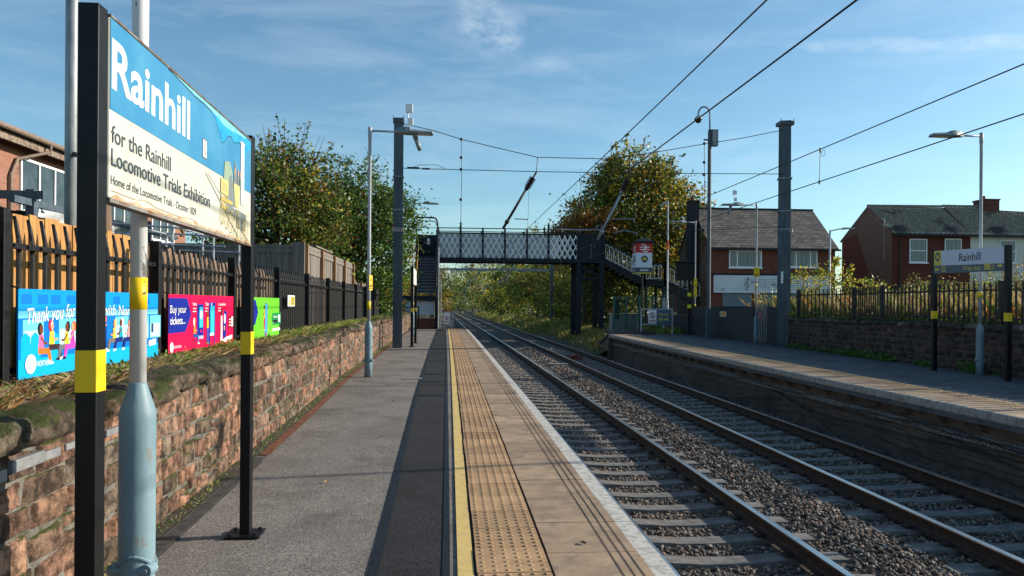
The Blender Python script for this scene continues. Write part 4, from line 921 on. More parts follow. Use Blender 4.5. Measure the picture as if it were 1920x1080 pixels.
# ---------------------------------------------------------------- palisade fences
def railings(name, label, fx, y0, y1, bays, zb, zt, rail_z, nper, mat, pk='round', off_post=.02, group=None, first=0, post_w=.07):
    t = thing(name, label, 'fence', (fx(y0), y0, zb)); 
    for i, y in enumerate(bays):
        mb = MB(); mb.box(fx(y)-.045, fx(y)+.045, y-post_w/2, y+post_w/2, zb-.05, zt+.02)
        part(mb, 'post', mat, t, bevel=.004)
    for a, b in zip(bays[:-1], bays[1:]):
        for z in rail_z:
            mb = MB(); mb.beam((fx(a)+.0, a+.03, z), (fx(b)+.0, b-.03, z), .04, .035)
            n = nper
            for k in range(n):
                y = a+(b-a)*(k+.7)/(n+.4); mb.tube([(fx(y)+.02,y,z),(fx(y)+.032,y,z)], .010, 6)
            part(mb, 'rail', mat, t)
        mb = MB()
        for k in range(nper):
            y = a+(b-a)*(k+.7)/(nper+.4); x = fx(y)-.035; z1 = zt+random.uniform(-.008,.008); zb_ = zb+random.uniform(0,.02)
            hw = .024
            if pk == 'pale':
                q = random.uniform(-.012,.012)
                mb.prism([(x,y-.028,zb_),(x,y+.028,zb_),(x,y+.028+q,z1-.07),(x,y+.012+q,z1),(x,y-.012+q,z1),(x,y-.028+q,z1-.07)], (.014,0,0))
            else:      # folded steel pale with curved pointed head
                o_ = .0
                pr = [(-hw,0),(-hw*.55,.014),(0,.018),(hw*.55,.014),(hw,0)]
                hs_ = [(zb_,1,0),(z1-.16,1,0),(z1-.13,.8,-.006),(z1-.06,.75,-.018),(z1,.12,-.034)]
                vs = [(x+dx_*.9+lean, y+dy*k_, z) for (z,k_,lean) in hs_ for (dy,dx_) in pr]
                m_ = len(hs_); mb.add(vs, [(5*i+j,5*i+j+1,5*i+6+j,5*i+5+j) for i in range(m_-1) for j in range(4)])
                vs = [(vx-.004, vy, vz) for vx, vy, vz in vs]; mb.add(vs, [(5*i+j,5*i+5+j,5*i+6+j,5*i+j+1) for i in range(m_-1) for j in range(4)])
        part(mb, 'picket_panel', mat, t)
    return t
lf = lambda y: -2.74 if y < 26 else -2.74
bays = [2.4, 4.78]+[7.18+2.43*i for i in range(10)]
railings('palisade_fence', 'black steel palisade fence standing on the red stone wall of the near platform', lf, 2.4, 29, bays, .86, 2.0, (1.80, 1.02), 15, m_blackold)
rf = lambda y: 12.10
bays = [10.6, 13.2, 15.55, 17.9, 20.1, 21.6, 25.2]
m_blkshade = M('old_black_fence_paint', (.012,.012,.013), (.03,.028,.026), 9, .7)
railings('palisade_fence', 'old black vertical pale fence along the top of the dark far wall', rf, 10.6, 25.2, bays, 1.1, 2.04, (1.93-.07, 1.22), 13, m_blkshade, 'pale', post_w=.10)
bays = [37.6, 40.0, 42.4]
# tall black railings on low brick wall near the foot of the stairs
railings('palisade_fence', 'tall dark railings on the low brick wall by the bridge stairs', lambda y: 12.25, 36.9, 42.4, [37.2, 39.6, 42.2], .95, 2.55, (2.45, 1.15), 13, m_blkshade, 'pale')

# banners on the palisade
def banner(y0, y1, z0, z1, base, label):
    mb = MB(); t = thing('banner', label, 'banner', (-2.66, y0, z0), 'railway banners tied to the palisade fence')
    mb.box(-2.672, -2.664, y0, y1, z0, z1); part(mb, 'panel', base, t)
    for (y, z) in ((y0,z0),(y0,z1),(y1,z0),(y1,z1)): mb = MB(); mb.tube([(-2.66,y,z),(-2.71,y,z+.02)], .006, 5); part(mb, 'cable_tie', m_wire, t)
    return t, Panel((-2.6635, y0, z0), (0,1,0), (0,0,1), t)
SK1, SK2 = ink(120,60,35), ink(225,160,125)
def person_art(a, u, w, h, skin, hair, top, leg, sit=False, flip=1, shoe=None):
    hd = h*.10; f = flip
    if sit:
        a.poly([(u-.02*h,w+.62*h),(u+.13*h*f,w+.60*h),(u+.16*h*f,w+.30*h),(u-.06*h*f,w+.28*h)], top)
        a.poly([(u-.06*h*f,w+.34*h),(u+.38*h*f,w+.33*h),(u+.46*h*f,w+.05*h),(u+.36*h*f,w+.04*h),(u+.28*h*f,w+.22*h),(u-.04*h*f,w+.22*h)], leg)
        a.poly([(u+.35*h*f,w+.05*h),(u+.46*h*f,w+.06*h),(u+.54*h*f,w),(u+.35*h*f,w)], shoe or WHT)
        a.line([(u+.04*h*f,w+.56*h),(u+.18*h*f,w+.42*h),(u+.28*h*f,w+.44*h)], .045*h, skin)
        a.ell(u+.01*h*f,w+.72*h,hd*.85,hd*1.25,hair); a.ell(u+.06*h*f,w+.71*h,hd*.6,hd*.95,skin)
    else:
        a.poly([(u-.07*h,w+.80*h),(u+.07*h,w+.80*h),(u+.09*h,w+.46*h),(u-.08*h,w+.46*h)], top)
        a.poly([(u-.07*h,w+.47*h),(u+.01*h,w+.47*h),(u-.02*h,w+.03*h),(u-.09*h,w+.03*h)], leg); a.poly([(u,w+.47*h),(u+.08*h,w+.47*h),(u+.09*h,w+.03*h),(u+.02*h,w+.03*h)], leg)
        a.rect(u-.10*h,u-.01*h,w,w+.035*h,shoe or WHT); a.rect(u+.02*h,u+.12*h,w,w+.035*h,shoe or WHT)
        a.line([(u+.06*h,w+.76*h),(u+.13*h*f,w+.60*h),(u+.18*h*f,w+.66*h)], .04*h, skin)
        a.ell(u-.01*h*f,w+.91*h,hd*.6,hd,hair); a.ell(u+.025*h*f,w+.89*h,hd*.45,hd*.75,skin)
B1 = ink(0,176,240); B2 = ink(0,120,210); B3 = ink(110,205,245); B4 = ink(0,150,225)
t, pn = banner(4.84, 7.04, .965, 1.53, B1, 'bright blue railway thank you banner with drawn passengers, nearest on the fence')
a = pn.art(); a.rect(.0,2.2,.42,.565,B4); a.rect(0,2.2,.38,.425,B3)
for u in (.03,.22,.38,.58,.86,1.3,1.62,1.9): a.rect(u,u+.12,.47,.53,B2)
a.rect(0,2.2,.12,.38,B2)
for u in (.05,.48,.86,1.34,1.75,2.02): a.rect(u,u+.24,.17,.37,B3); a.rect(u+.01,u+.23,.18,.30,ink(185,230,250))
for u in (.02,.13,.36,.72): a.poly([(u,.0+.06),(u+.13,.06),(u+.11,.26),(u+.055,.29),(u+.01,.26)], B1)
a.rect(0,2.2,.0,.12,B1); a.line([(1.02,.10),(1.02,.38),(.98,.42)],.012,B3); a.line([(.95,.11),(.95,.28)],.008,WHT)
person_art(a,.24,.07,.33,SK1,BLK,ink(240,110,170),ink(235,120,40),True)
person_art(a,.37,.09,.33,SK2,ink(210,30,60),ink(250,215,60),ink(60,40,50),True)
person_art(a,.60,.09,.31,SK1,BLK,ink(245,205,50),ink(110,110,120),True,-1,BLK)
person_art(a,.68,.09,.31,SK2,ink(220,110,60),ink(230,60,180),ink(235,70,190),True,-1,BLK)
person_art(a,.71+.02,.10,.32,SK1,BLK,WHT,ink(20,50,140),False,1,BLK)
person_art(a,1.16,.12,.26,SK2,ink(200,60,40),ink(0,70,160),ink(0,70,160),False,-1)
person_art(a,1.33,.10,.30,SK2,ink(250,220,120),ink(250,215,60),ink(120,110,110),True,-1)
person_art(a,1.45,.10,.31,SK1,WHT,ink(0,170,190),ink(20,40,120),True,-1)
person_art(a,1.60,.10,.30,SK2,BLK,ink(250,160,180),ink(20,40,120),True,-1)
a.ell(.13,.088,.062,.062,WHT); a.ring(.145,.085,.030,.006,B1,12,0,180); a.line([(.175,.085),(.175,.055)],.006,B1); a.line([(.115,.085),(.115,.055)],.006,B1)
a.poly([(1.98,.10),(2.14,.11),(2.14,.16),(1.98,.15)],WHT); a.rect(2.05,2.075,.22,.30,ink(30,60,110))
for k in range(4): a.rect(2.09,2.16,.225+.018*k,.232+.018*k,WHT)
a.done()
pn.text('Thank you for', .08, .69, .345, .095, WHT, d=.0042, bold=.0042, slant=.15, rise=.055)
pn.text('travelling', .77, 1.05, .375, .085, WHT, d=.0042, bold=.02, slant=.15, rise=.03)
pn.text('with Northern', 1.12, 1.86, .39, .078, WHT, d=.0042, bold=.0042, slant=.15, rise=-.03)
pn.text('NORTHERN', .21, .38, .067, .034, WHT, d=.0042)
PKk = ink(240,0,80); NV = ink(20,40,150); TQ = ink(60,200,225)
t, pn = banner(7.30, 9.41, .965, 1.53, PKk, 'bright pink ticket banner with a blue arrow shape, second along the fence')
a = pn.art(); a.poly([(0,.19),(.45,.19),(.62,.36),(.50,.53),(0,.53)], NV); a.poly([(1.30,.25),(1.42,.48),(1.78,.50),(1.82,.40),(1.72,.30)], ink(215,0,70))
a.rect(.80,1.0,.13,.47,NV); a.rect(.87,.98,.22,.44,TQ); a.ell(.925,.36,.04,.05,WHT); a.rect(.82,1.0,.10,.135,ink(190,180,230)); a.rect(.90,.95,.17,.195,PKk)
a.rect(1.18,1.40,.45,.49,NV); a.rect(1.23,1.38,.14,.45,TQ); a.rect(1.18,1.23,.0+.02,.45,NV); a.rect(1.37,1.40,.02,.45,NV); a.rect(1.22,1.36,.12,.15,WHT); a.ell(1.27,.47,.012,.018,WHT)
a.poly([(1.68,.09),(1.80,.06),(1.84,.38),(1.72,.40)],NV); a.ell(1.755,.30,.03,.06,WHT); a.ell(1.745,.19,.02,.03,ink(250,170,90))
a.poly([(1.66,.05),(1.80,.02),(2.06,.06),(2.06,.10),(1.80,.08)],WHT); a.rect(1.90,2.10,.18,.34,ink(165,0,45)); a.rect(2.02,2.09,.20,.32,WHT)
for k in range(5): a.rect(2.03,2.08,.21+.022*k,.218+.022*k,ink(120,30,60))
for k in range(3): a.rect(1.93,1.99,.21+.035*k,.225+.035*k,WHT)
for u in (.66,1.05,1.50):
    for k in range(2): a.rect(u,u+.10,.42-.03*k,.43-.03*k,WHT)
person_art(a,.70,.05,.33,SK2,WHT,ink(240,140,40),ink(30,80,160),True); a.ring(.72,.05,.05,.008,ink(20,30,80))
person_art(a,1.13,.04,.36,SK1,ink(170,90,30),ink(250,205,40),ink(90,90,190),False,1,ink(60,170,60))
person_art(a,1.62,.04,.37,SK1,BLK,WHT,WHT,False,1)
a.ell(.07,.055,.045,.050,WHT); a.ring(.07,.053,.02,.005,PKk,12,0,180); a.done()
pn.text('Buy your', .03, .47, .385, .072, WHT, d=.0042, bold=.0042, slant=.1); pn.text('tickets...', .03, .44, .275, .072, WHT, d=.0042, bold=.0042, slant=.1)
pn.text('NORTHERN', .135, .33, .04, .026, WHT, d=.0042); pn.text('Here', .66, .77, .455, .036, WHT, d=.0042, bold=.0042); pn.text('There', 1.05, 1.17, .455, .036, WHT, d=.0042, bold=.0042); pn.text('or anywhere', 1.50, 1.78, .455, .034, WHT, d=.0042, bold=.0042)
GN = ink(110,210,50)
t, pn = banner(9.93, 11.86, .965, 1.53, GN, 'lime green banner partly behind the far sign post, third along the fence')
a = pn.art(); a.poly([(.0,.19),(.50,.19),(.66,.36),(.52,.53),(.0,.53)], NV)
a.poly([(1.02,.02),(1.18,.0+.02),(1.20,.47),(1.06,.50)], ink(120,90,170)); a.poly([(1.05,.07),(1.16,.06),(1.17,.46),(1.07,.48)], ink(70,180,235))
person_art(a,1.0,.10,.36,SK1,BLK,ink(250,190,40),ink(220,60,50),False,-1)
a.poly([(1.50,.16),(2.02,.16),(2.02,.34),(1.50,.34),(1.44,.25)], ink(10,150,80)); a.rect(1.86,1.98,.20,.31,WHT); a.rect(1.52,1.82,.19,.235,BLK); a.rect(1.50,1.98,.07,.11,WHT)
rr = random.Random(4)
for k in range(22): a.ell(rr.uniform(.7,1.6), rr.uniform(.03,.22), .010, .008, ink(230,245,210), 6)
a.done(); pn.text('Add to your', 1.53, 1.82, .27, .03, WHT, d=.0042, bold=.02)
t = thing('warning_sign', 'small yellow and white warning plate wired to the palisade fence', 'sign', (-2.66, 12.55, 1.5))
mb = MB(); mb.box(-2.672,-2.665,12.48,13.02,1.40,1.585); part(mb,'plate',WHT,t); pn = Panel((-2.6645,12.48,1.40),(0,1,0),(0,0,1),t); a = pn.art('print'); a.rect(.21,.52,.02,.165,YW); a.poly([(.04,.03),(.17,.03),(.105,.16)],YW); a.rect(.09,.12,.05,.13,BLK)
for k in range(4): a.rect(.25,.48,.035+.032*k,.05+.032*k,BLK)
a.done()

# ---------------------------------------------------------------- timber fences in the gardens
m_newwood = M('fresh_orange_timber', (.46,.24,.075), (.32,.15,.045), 2.5, .75, bump=.002, bscale=30, stretch=(6,6,.6), c3=(.16,.07,.025), s3=1.5, lo3=.6, hi3=.7)
m_oldwood = M('brown_timber', (.20,.13,.085), (.12,.08,.055), 2.5, .85, bump=.002, bscale=30, stretch=(6,6,.6))
m_greywood = M('silver_grey_timber', (.19,.17,.15), (.12,.105,.09), 2.5, .85, bump=.002, bscale=30, stretch=(6,6,.6))
m_postwood = M('orange_fence_post', (.30,.16,.075), (.22,.115,.055), 5, .85, stretch=(4,4,.6))
def boards(name, label, a, b, z0, z1, bw, mat, postmat=None, capr=False, npan=1, rag=.03, seed=1, cat='fence', nrm=None, top1=None, lift=.045):
    a = Vector(a); b = Vector(b); d = (b-a).normalized(); Ln = (b-a).length; nr = Vector((d.y, -d.x, 0)); rr = random.Random(seed)
    t = thing(name, label, cat, (a.x, a.y, z0))
    for k in range(npan):
        mb = MB(); s0 = Ln*k/npan; s1 = Ln*(k+1)/npan; s = s0
        while s < s1-.02:
            e = min(s+bw, s1); o = rr.uniform(0,.012); zt = z1+(0 if top1 is None else (top1-z1)*s/Ln)+rr.uniform(-rag,rag)
            p = a+d*(s+.003)+nr*o; q = a+d*(e-.003)+nr*(o+rr.uniform(-.004,.004))
            mb.prism([(p.x,p.y,z0),(q.x,q.y,z0),(q.x,q.y,zt),(p.x,p.y,zt)], -nr*.018); s = e
        part(mb, 'board_panel', mat, t)
    if postmat:
        for k in range(npan+1):
            p = a+d*(Ln*k/npan)+nr*lift; mb = MB(); mb.box(p.x-.045,p.x+.045,p.y-.045,p.y+.045,z0,z1+.06); part(mb, 'post', postmat, t)
    if capr:
        mb = MB(); mb.beam((a.x,a.y,z1+.03),(b.x,b.y,z1+.03),.05,.07); mb.beam((a.x+nr.x*.02,a.y+nr.y*.02,z1-.06),(b.x+nr.x*.02,b.y+nr.y*.02,z1-.06),.03,.09); part(mb, 'capping_rail', mat, t)
    return t
boards('timber_fence', 'fresh orange timber boards glowing in the sun behind the nearest railings', (-2.98,1.5,0), (-2.98,7.25,0), .84, 2.06, .10, m_newwood, npan=3, seed=2, rag=.012)
boards('timber_fence', 'brown weathered timber boards behind the railings above the pink banner', (-3.02,7.35,0), (-3.02,12.4,0), .84, 2.02, .09, m_oldwood, npan=3, seed=3, rag=.03, top1=1.96)
boards('timber_fence', 'tall silver grey boundary fence with orange posts receding behind the railings', (-3.05,15.8,0), (-3.05,23.2,0), .84, 2.62, .14, m_greywood, m_postwood, True, 4, 0, 4)
boards('timber_fence', 'tall grey board fence facing the camera and joining the receding one', (-9.2,15.75,0), (-3.1,15.75,0), .84, 2.60, .15, m_greywood, None, True, 3, 0, 5)
mb = MB(); mb.box(-3.27,-3.02,15.68,15.75,.84,2.72); tag(part(mb, 'fence_board', m_greywood, loc=(-3.1,15.7,1)), 'wide grey upright board at the corner of the tall garden fences', 'board')
boards('timber_fence', 'low dark timber fence farther along behind the railings', (-3.05,23.4,0), (-3.05,29,0), .84, 2.15, .14, m_greywood, m_postwood, False, 3, .02, 7)
boards('timber_fence', 'low brown timber fence behind the railings between the pink and green banners', (-3.6,12.4,0), (-3.6,15.7,0), .84, 2.0, .12, m_oldwood, None, False, 2, .02, 8)
mb = MB(); mb.prism([(-3.55,7.55,1.9),(-3.38,7.75,1.9),(-3.42,7.75,2.55),(-3.70,7.5,2.5)], (0,.05,0)); tag(part(mb, 'timber_plank', m_oldwood, loc=(-3.5,7.6,2)), 'rough plank leaning behind the railings below the big sign', 'plank')
sh = thing('garden_shed', 'small shed with a low timber fascia roof above the grey fence', 'shed', (-4.3,20,.84))
mb = MB(); mb.box(-5.2,-3.45,18.6,20.6,.84,2.6); part(mb,'wall',m_oldwood,sh)
mb = MB(); mb.box(-5.4,-3.3,18.4,20.8,2.62,2.82); part(mb,'roof',m_postwood,sh); mb = MB(); mb.box(-5.45,-3.25,18.35,20.85,2.822,2.86); part(mb,'roof_cap',m_greywood,sh)
# scaffold-like garden frame
fr_ = thing('metal_frame', 'thin pale metal frame in the garden seen under the big sign', 'frame', (-6,14,.84)); mb = MB()
for x in (-5.6,-4.9,-4.2):
    for y in (13.6,15.2): mb.tube([(x,y,.84),(x,y,2.85)], .02, 6)
for y in (13.6,15.2): mb.tube([(-6.2,y,2.85),(-4.0,y,2.72)], .02, 6); mb.tube([(-6.2,y,2.5),(-4.0,y,2.45)], .015, 6)
for x in (-5.6,-4.9,-4.2): mb.tube([(x,13.6,2.8),(x,15.2,2.8)], .015, 6)
part(mb, 'tubes', m_lampgrey, fr_)

# ---------------------------------------------------------------- footbridge
m_navy = M('dark_navy_paint', (.006,.010,.018), (.010,.016,.026), 6, .5, spec=.25)
m_lat = M('white_lattice_paint', (.88,.88,.87), (.76,.77,.78), 8, .6)
m_pale = M('pale_grey_backing', (.42,.45,.47), (.34,.37,.39), 1.5, .6)
m_handrail = M('yellow_orange_handrail', (.55,.28,.03), rough=.5)
fb = thing('footbridge', 'dark iron footbridge with white lattice sides spanning both tracks', 'footbridge', (4.5, 48, 4.3))
Y0, Y1 = 48.0, 50.2
mb = MB(); mb.box(-.85, 9.85, Y0+.1, Y1-.1, 4.28, 4.42); part(mb, 'deck', m_navy, fb)
px = [-.85,.58,2.0,3.42,4.85,6.25,8.15,9.85]
for (yy, sgn) in ((Y0,1),(Y1,-1)):
    mb = MB(); mb.box(-.9,9.9,yy-.09,yy+.09,4.22,4.46); mb.box(-.9,9.9,yy-.06,yy+.06,5.98,6.08); mb.box(-.9,9.9,yy-.03,yy+.03,6.34,6.385); mb.box(-.9,9.9,yy-.02,yy+.02,6.12,6.15); part(mb, 'girder', m_navy, fb)
    for k, x in enumerate(px):
        mb = MB(); tall = k in (1,5); mb.box(x-.055,x+.055,yy-.085,yy+.085,4.2,6.4 if not tall else 6.62)
        if tall: mb.lathe((x,yy,6.62), [(.09,0),(.09,.04),(.03,.08),(.05,.14),(.01,.18)], 8)
        part(mb, 'post', m_navy, fb)
    mb = MB(); x = -.85-.75; L_ = 8.15
    while x < L_:
        for (xa, xb) in ((x, x+.78), (x+.78, x)):
            za, zb = 4.46, 5.98
            # clip at both ends
            def zat(q): return za+(zb-za)*(q-xa)/(xb-xa)
            q0, q1 = max(min(xa,xb), -.83), min(max(xa,xb), L_)
            if q1-q0 > .05:
                o = -.045*sgn if xb > xa else -.055*sgn
                mb.beam((q0, yy+o, zat(q0)), (q1, yy+o, zat(q1)), .012, .062, up=(0,0,1))
        x += .355
    part(mb, 'lattice', m_lat, fb)
    mb = MB(); mb.box(-.84,6.9,yy+.02*sgn,yy+.035*sgn,4.5,5.97); part(mb, 'backing_panel', m_pale, fb)
    mb = MB(); mb.box(8.16,9.84,yy-.02,yy+.02,4.46,5.98); part(mb, 'solid_panel', m_navy, fb)
tr = thing('trestle', 'four legged dark iron trestle carrying the far end of the footbridge', 'trestle', (8.9, 49, -.6))
for (x, y) in ((8.25,Y0+.05),(8.25,Y1-.05),(9.75,Y0+.05),(9.75,Y1-.05)):
    mb = MB(); mb.box(x-.05,x+.05,y-.13,y+.13,-.7,4.2); mb.box(x-.15,x+.15,y-.14,y-.12,-.7,4.2); mb.box(x-.15,x+.15,y+.12,y+.14,-.7,4.2); part(mb, 'leg', m_navy, tr)
mb = MB()
for y in (Y0+.05, Y1-.05):
    mb.box(8.1,9.9,y-.05,y+.05,3.15,3.3); mb.beam((8.25,y,3.3),(9.75,y,4.15),.05,.08); mb.beam((8.25,y+.02,4.15),(9.75,y+.02,3.3),.05,.08)
part(mb, 'brace', m_navy, tr)
def stad(mb, x, y, z, h, wd, rx, slope, r=.022):
    pts = []
    for i in range(21):
        q = 2*math.pi*i/20; u = math.cos(q)*wd/2; v = math.sin(q)*wd/2+(h/2-wd/2)*(1 if math.sin(q) >= 0 else -1)
        pts.append((x+u, y, z+v+slope*u))
    mb.tube(pts, r, 5, cap=False)
def flight(name, label, segs, y0, y1, steps_m):
    t = thing(name, label, 'staircase', (segs[0][0], y0, 0))
    for (xa, za, xb, zb) in segs:
        sl = (zb-za)/(xb-xa)
        for yy in (y0, y1):
            mb = MB(); mb.prism([(xa,yy,za+.14),(xb,yy,zb+.14),(xb,yy,zb-.22),(xa,yy,za-.22)], (0,.06,0)); part(mb, 'stringer', m_navy, t)
            mb = MB(); mb.prism([(xa,yy+.005,za+1.28),(xb,yy+.005,zb+1.28),(xb,yy+.005,zb+1.17),(xa,yy+.005,za+1.17)], (0,.05,0)); mb.prism([(xa,yy+.005,za+.22),(xb,yy+.005,zb+.22),(xb,yy+.005,zb+.15),(xa,yy+.005,za+.15)], (0,.05,0))
            part(mb, 'top_rail', m_navy, t)
            n = int((xb-xa)/.285); mb = MB(); x = xa+.16
            while x < xb-.08:
                stad(mb, x, yy+.02, za+sl*(x-xa)+.70, .90, .20, 0, sl); x += .285
            part(mb, 'loop_infill', m_lat, t)
            for h_ in (.58,.92):
                mb = MB(); mb.tube([(xa,yy+.10,za+h_),(xb,yy+.10,zb+h_)], .028, 6); part(mb, 'handrail', m_handrail, t)
            for x in (xa, xb):
                mb = MB(); z = za if x == xa else zb; mb.box(x-.06,x+.06,yy-.02,yy+.08,z-.22,z+1.36); part(mb, 'post', m_navy, t)
        n = max(1, int(abs(zb-za)/.17)); mb = MB()
        for k in range(n):
            x = xa+(xb-xa)*k/n; x2 = xa+(xb-xa)*(k+1)/n; z = za+(zb-za)*(k+1)/n; mb.box(min(x,x2),max(x,x2)+.02,y0+.06,y1,z-.01,z+.03); mb.box(min(x,x2)-.01,min(x,x2)+.005,y0+.06,y1,z-.01,z+.19 if n > 1 else z)
        part(mb, 'treads', m_navy, t)
    return t
fl = flight('bridge_stairs', 'stairs with white loop railings descending from the far end of the footbridge', [(9.95,4.35,12.65,2.98),(12.65,2.98,14.0,2.98),(14.0,2.98,18.3,.85)], Y0+.1, Y1-.1, 0)
mb = MB()
for x in (12.75,13.9):
    for y in (Y0+.2,Y1-.2): mb.box(x-.07,x+.07,y-.07,y+.07,0,2.76)
part(mb, 'landing_support', m_navy, fl)
# near side: stairs facing the camera
ls = thing('bridge_stairs', 'dark stairs climbing away from the camera to the near end of the footbridge', 'staircase', (-1.5, 46, 0))
X0, X1, ya, yb, za, zb = -2.2, -.92, 45.6, 48.1, 1.95, 4.35
m_tread = M('worn_stair_tread', (.045,.05,.058), (.09,.095,.105), 8, .7); m_noseT = flat('pale_step_nosing', (.26,.28,.30), .6)
mb = MB(); mn = MB()
for k in range(12):
    y = ya+(yb-ya)*k/12; z = za+(zb-za)*(k+1)/12; mb.box(X0+.05,X1-.05,y,y+.23,z-.03,z); mb.box(X0+.05,X1-.05,y+.2,y+.215,z,z+.17); mn.box(X0+.05,X1-.05,y-.012,y,z-.035,z+.005)
part(mb, 'treads', m_tread, ls); part(mn, 'nosings', m_noseT, ls)
for x in (X0, X1-.03):
    mb = MB(); mb.prism([(x,ya-.1,za-.25),(x,yb,zb-.25),(x,yb,zb+.15),(x,ya-.1,za+.15)], (.06,0,0)); part(mb, 'stringer', m_navy, ls)
    mb = MB()
    for h_ in (.6,.95): mb.tube([(x+.08,ya-.3,za+h_),(x+.08,yb,zb+h_)], .025, 6)
    part(mb, 'handrail', m_handrail, ls)
    mb = MB(); mb.prism([(x,ya-.1,za+.2),(x,yb,zb+.2),(x,yb,zb+1.3),(x,ya-.1,za+1.3)], (.04,0,0)); part(mb, 'side_panel', m_navy, ls)
mb = MB(); mb.box(-2.9,X1+.05,ya-1.5,ya,za-.28,za); part(mb, 'landing', m_navy, ls)
mb = MB(); mb.box(X0-.1,X1+.1,yb+.02,Y1,zb-.15,zb-.02); mb.box(X0-.1,X1+.1,Y1-.04,Y1,zb,zb+1.75); mb.box(X0-.1,X0-.04,yb,Y1,zb,zb+1.75); part(mb, 'top_landing', m_navy, ls)
mb = MB(); mb.box(X0,X1,yb,yb+.03,zb-.02,zb+.05); part(mb, 'yellow_edge', m_handrail, ls)
for (x, y) in ((-2.95,ya-1.45),(X1+.02,ya-1.45),(X1+.02,ya),(-2.2,ya),(-.95,yb),(-.95,Y1-.05),(-2.25,yb)):
    mb = MB(); mb.box(x-.05,x+.05,y-.05,y+.05,0,za-.2 if y < yb-.5 else zb+1.9); part(mb, 'support_post', m_navy, ls)
mb = MB(); mb.tube([(X1+.12,ya-1.4,.0),(X1+.12,ya-1.4,2.4),(X1+.10,ya-.6,5.2),(X1+.06,ya,6.35),(X1+.0,ya,6.62),(X1-.15,ya,6.72),(X0+.2,ya,6.72),(X0-.1,ya,6.6)], .05, 8); mb.tube([(X1+.05,ya,2.0),(X1+.05,ya,6.2),(X1-.1,ya,6.5),(X0+.2,ya,6.52)], .03, 6); part(mb, 'hoop', m_navy, ls)
mb = MB(); mb.tube([(X1+.16,ya-1.5,0),(X1+.16,ya-1.5,4.8)], .045, 8); mb.tube([(X1+.30,ya-1.0,0),(X1+.30,ya-1.0,3.0)], .03, 8); part(mb, 'downpipe', m_galv, ls)
m_rbrick = brick_mat('red_plinth_brick', (.12,.035,.025), (.17,.05,.035), (.12,.10,.09))
mb = MB(); mb.box(X0+.1,X1,ya-1.3,ya+.6,-.02,.62); part(mb, 'brick_plinth', m_rbrick, ls)
mb = MB(); mb.box(X0-.5,X1-.06,ya-1.28,ya-1.24,.82,1.62); part(mb, 'white_panel', M('white_lining_panel', (.42,.47,.52), (.36,.41,.46), 1.5, .5), ls)
pn = Panel((X0+.55,Y1-.06,5.5),(1,0,0),(0,0,1),ls); a = pn.art('notice'); a.rect(0,.2,-.05,.35,WHT); a.poly([(.02,.05),(.18,.05),(.1,.25)],YW); a.done()
# low gate and fence by the plinth
gt = thing('handrail_gate', 'low black gate rails in front of the brick plinth of the near stairs', 'gate', (-2.3, 43.6, 0)); mb = MB()
for k in range(9): mb.box(-2.9+.12*k,-2.875+.12*k,43.6,43.625,.05,1.25)
mb.box(-2.95,-1.88,43.59,43.635,1.25,1.30); mb.box(-2.95,-1.88,43.59,43.635,.1,.14); part(mb, 'bars', m_black, gt)
mb = MB(); mb.box(-1.9,-1.84,43.58,43.64,0,1.35); part(mb,'post',m_black,gt)
# trespass gate at the platform end
def pictogram(p, ox, oz, s):
    a = p.art('pictogram'); a.rect(ox,ox+s,oz,oz+s*1.5,WHT); a.ring(ox+s/2,oz+s*.98,s*.38,s*.09,ink(180,20,20)); 
    a.ell(ox+s*.5,oz+s*1.2,s*.07,s*.07,BLK,10); a.poly([(ox+s*.40,oz+s*1.12),(ox+s*.58,oz+s*1.12),(ox+s*.56,oz+s*.92),(ox+s*.70,oz+s*.70),(ox+s*.60,oz+s*.68),(ox+s*.5,oz+s*.86),(ox+s*.36,oz+s*.68),(ox+s*.28,oz+s*.72),(ox+s*.42,oz+s*.95)],BLK)
    a.line([(ox+s*.23,oz+s*1.25),(ox+s*.77,oz+s*.71)],s*.08,ink(180,20,20)); a.rect(ox+s*.08,ox+s*.92,oz+s*.08,oz+s*.38,ink(170,30,25)); 
    for k in range(2): a.rect(ox+s*.16,ox+s*.84,oz+s*(.15+.11*k),oz+s*(.19+.11*k),WHT)
    a.done()
eg = thing('barrier_gate', 'low grey end of platform barrier carrying a no trespass notice on the near side', 'barrier', (-.3,44.7,0)); mb = MB()
for x in (-.82,.0,.10): mb.box(x-.03,x+.03,44.7,44.76,-.1,1.02 if x < .05 else 1.05)
mb.box(-.85,.0,44.71,44.75,.96,1.02); mb.box(-.85,.0,44.71,44.75,.12,.17); part(mb,'frame',m_lampgrey,eg)
mb = MB(); mb.box(-.42,-.08,44.68,44.70,.32,.96); bd = part(mb,'notice_board',WHT,eg); pictogram(Panel((-.42,44.678,.34),(1,0,0),(0,0,1),bd),.02,.02,.30)
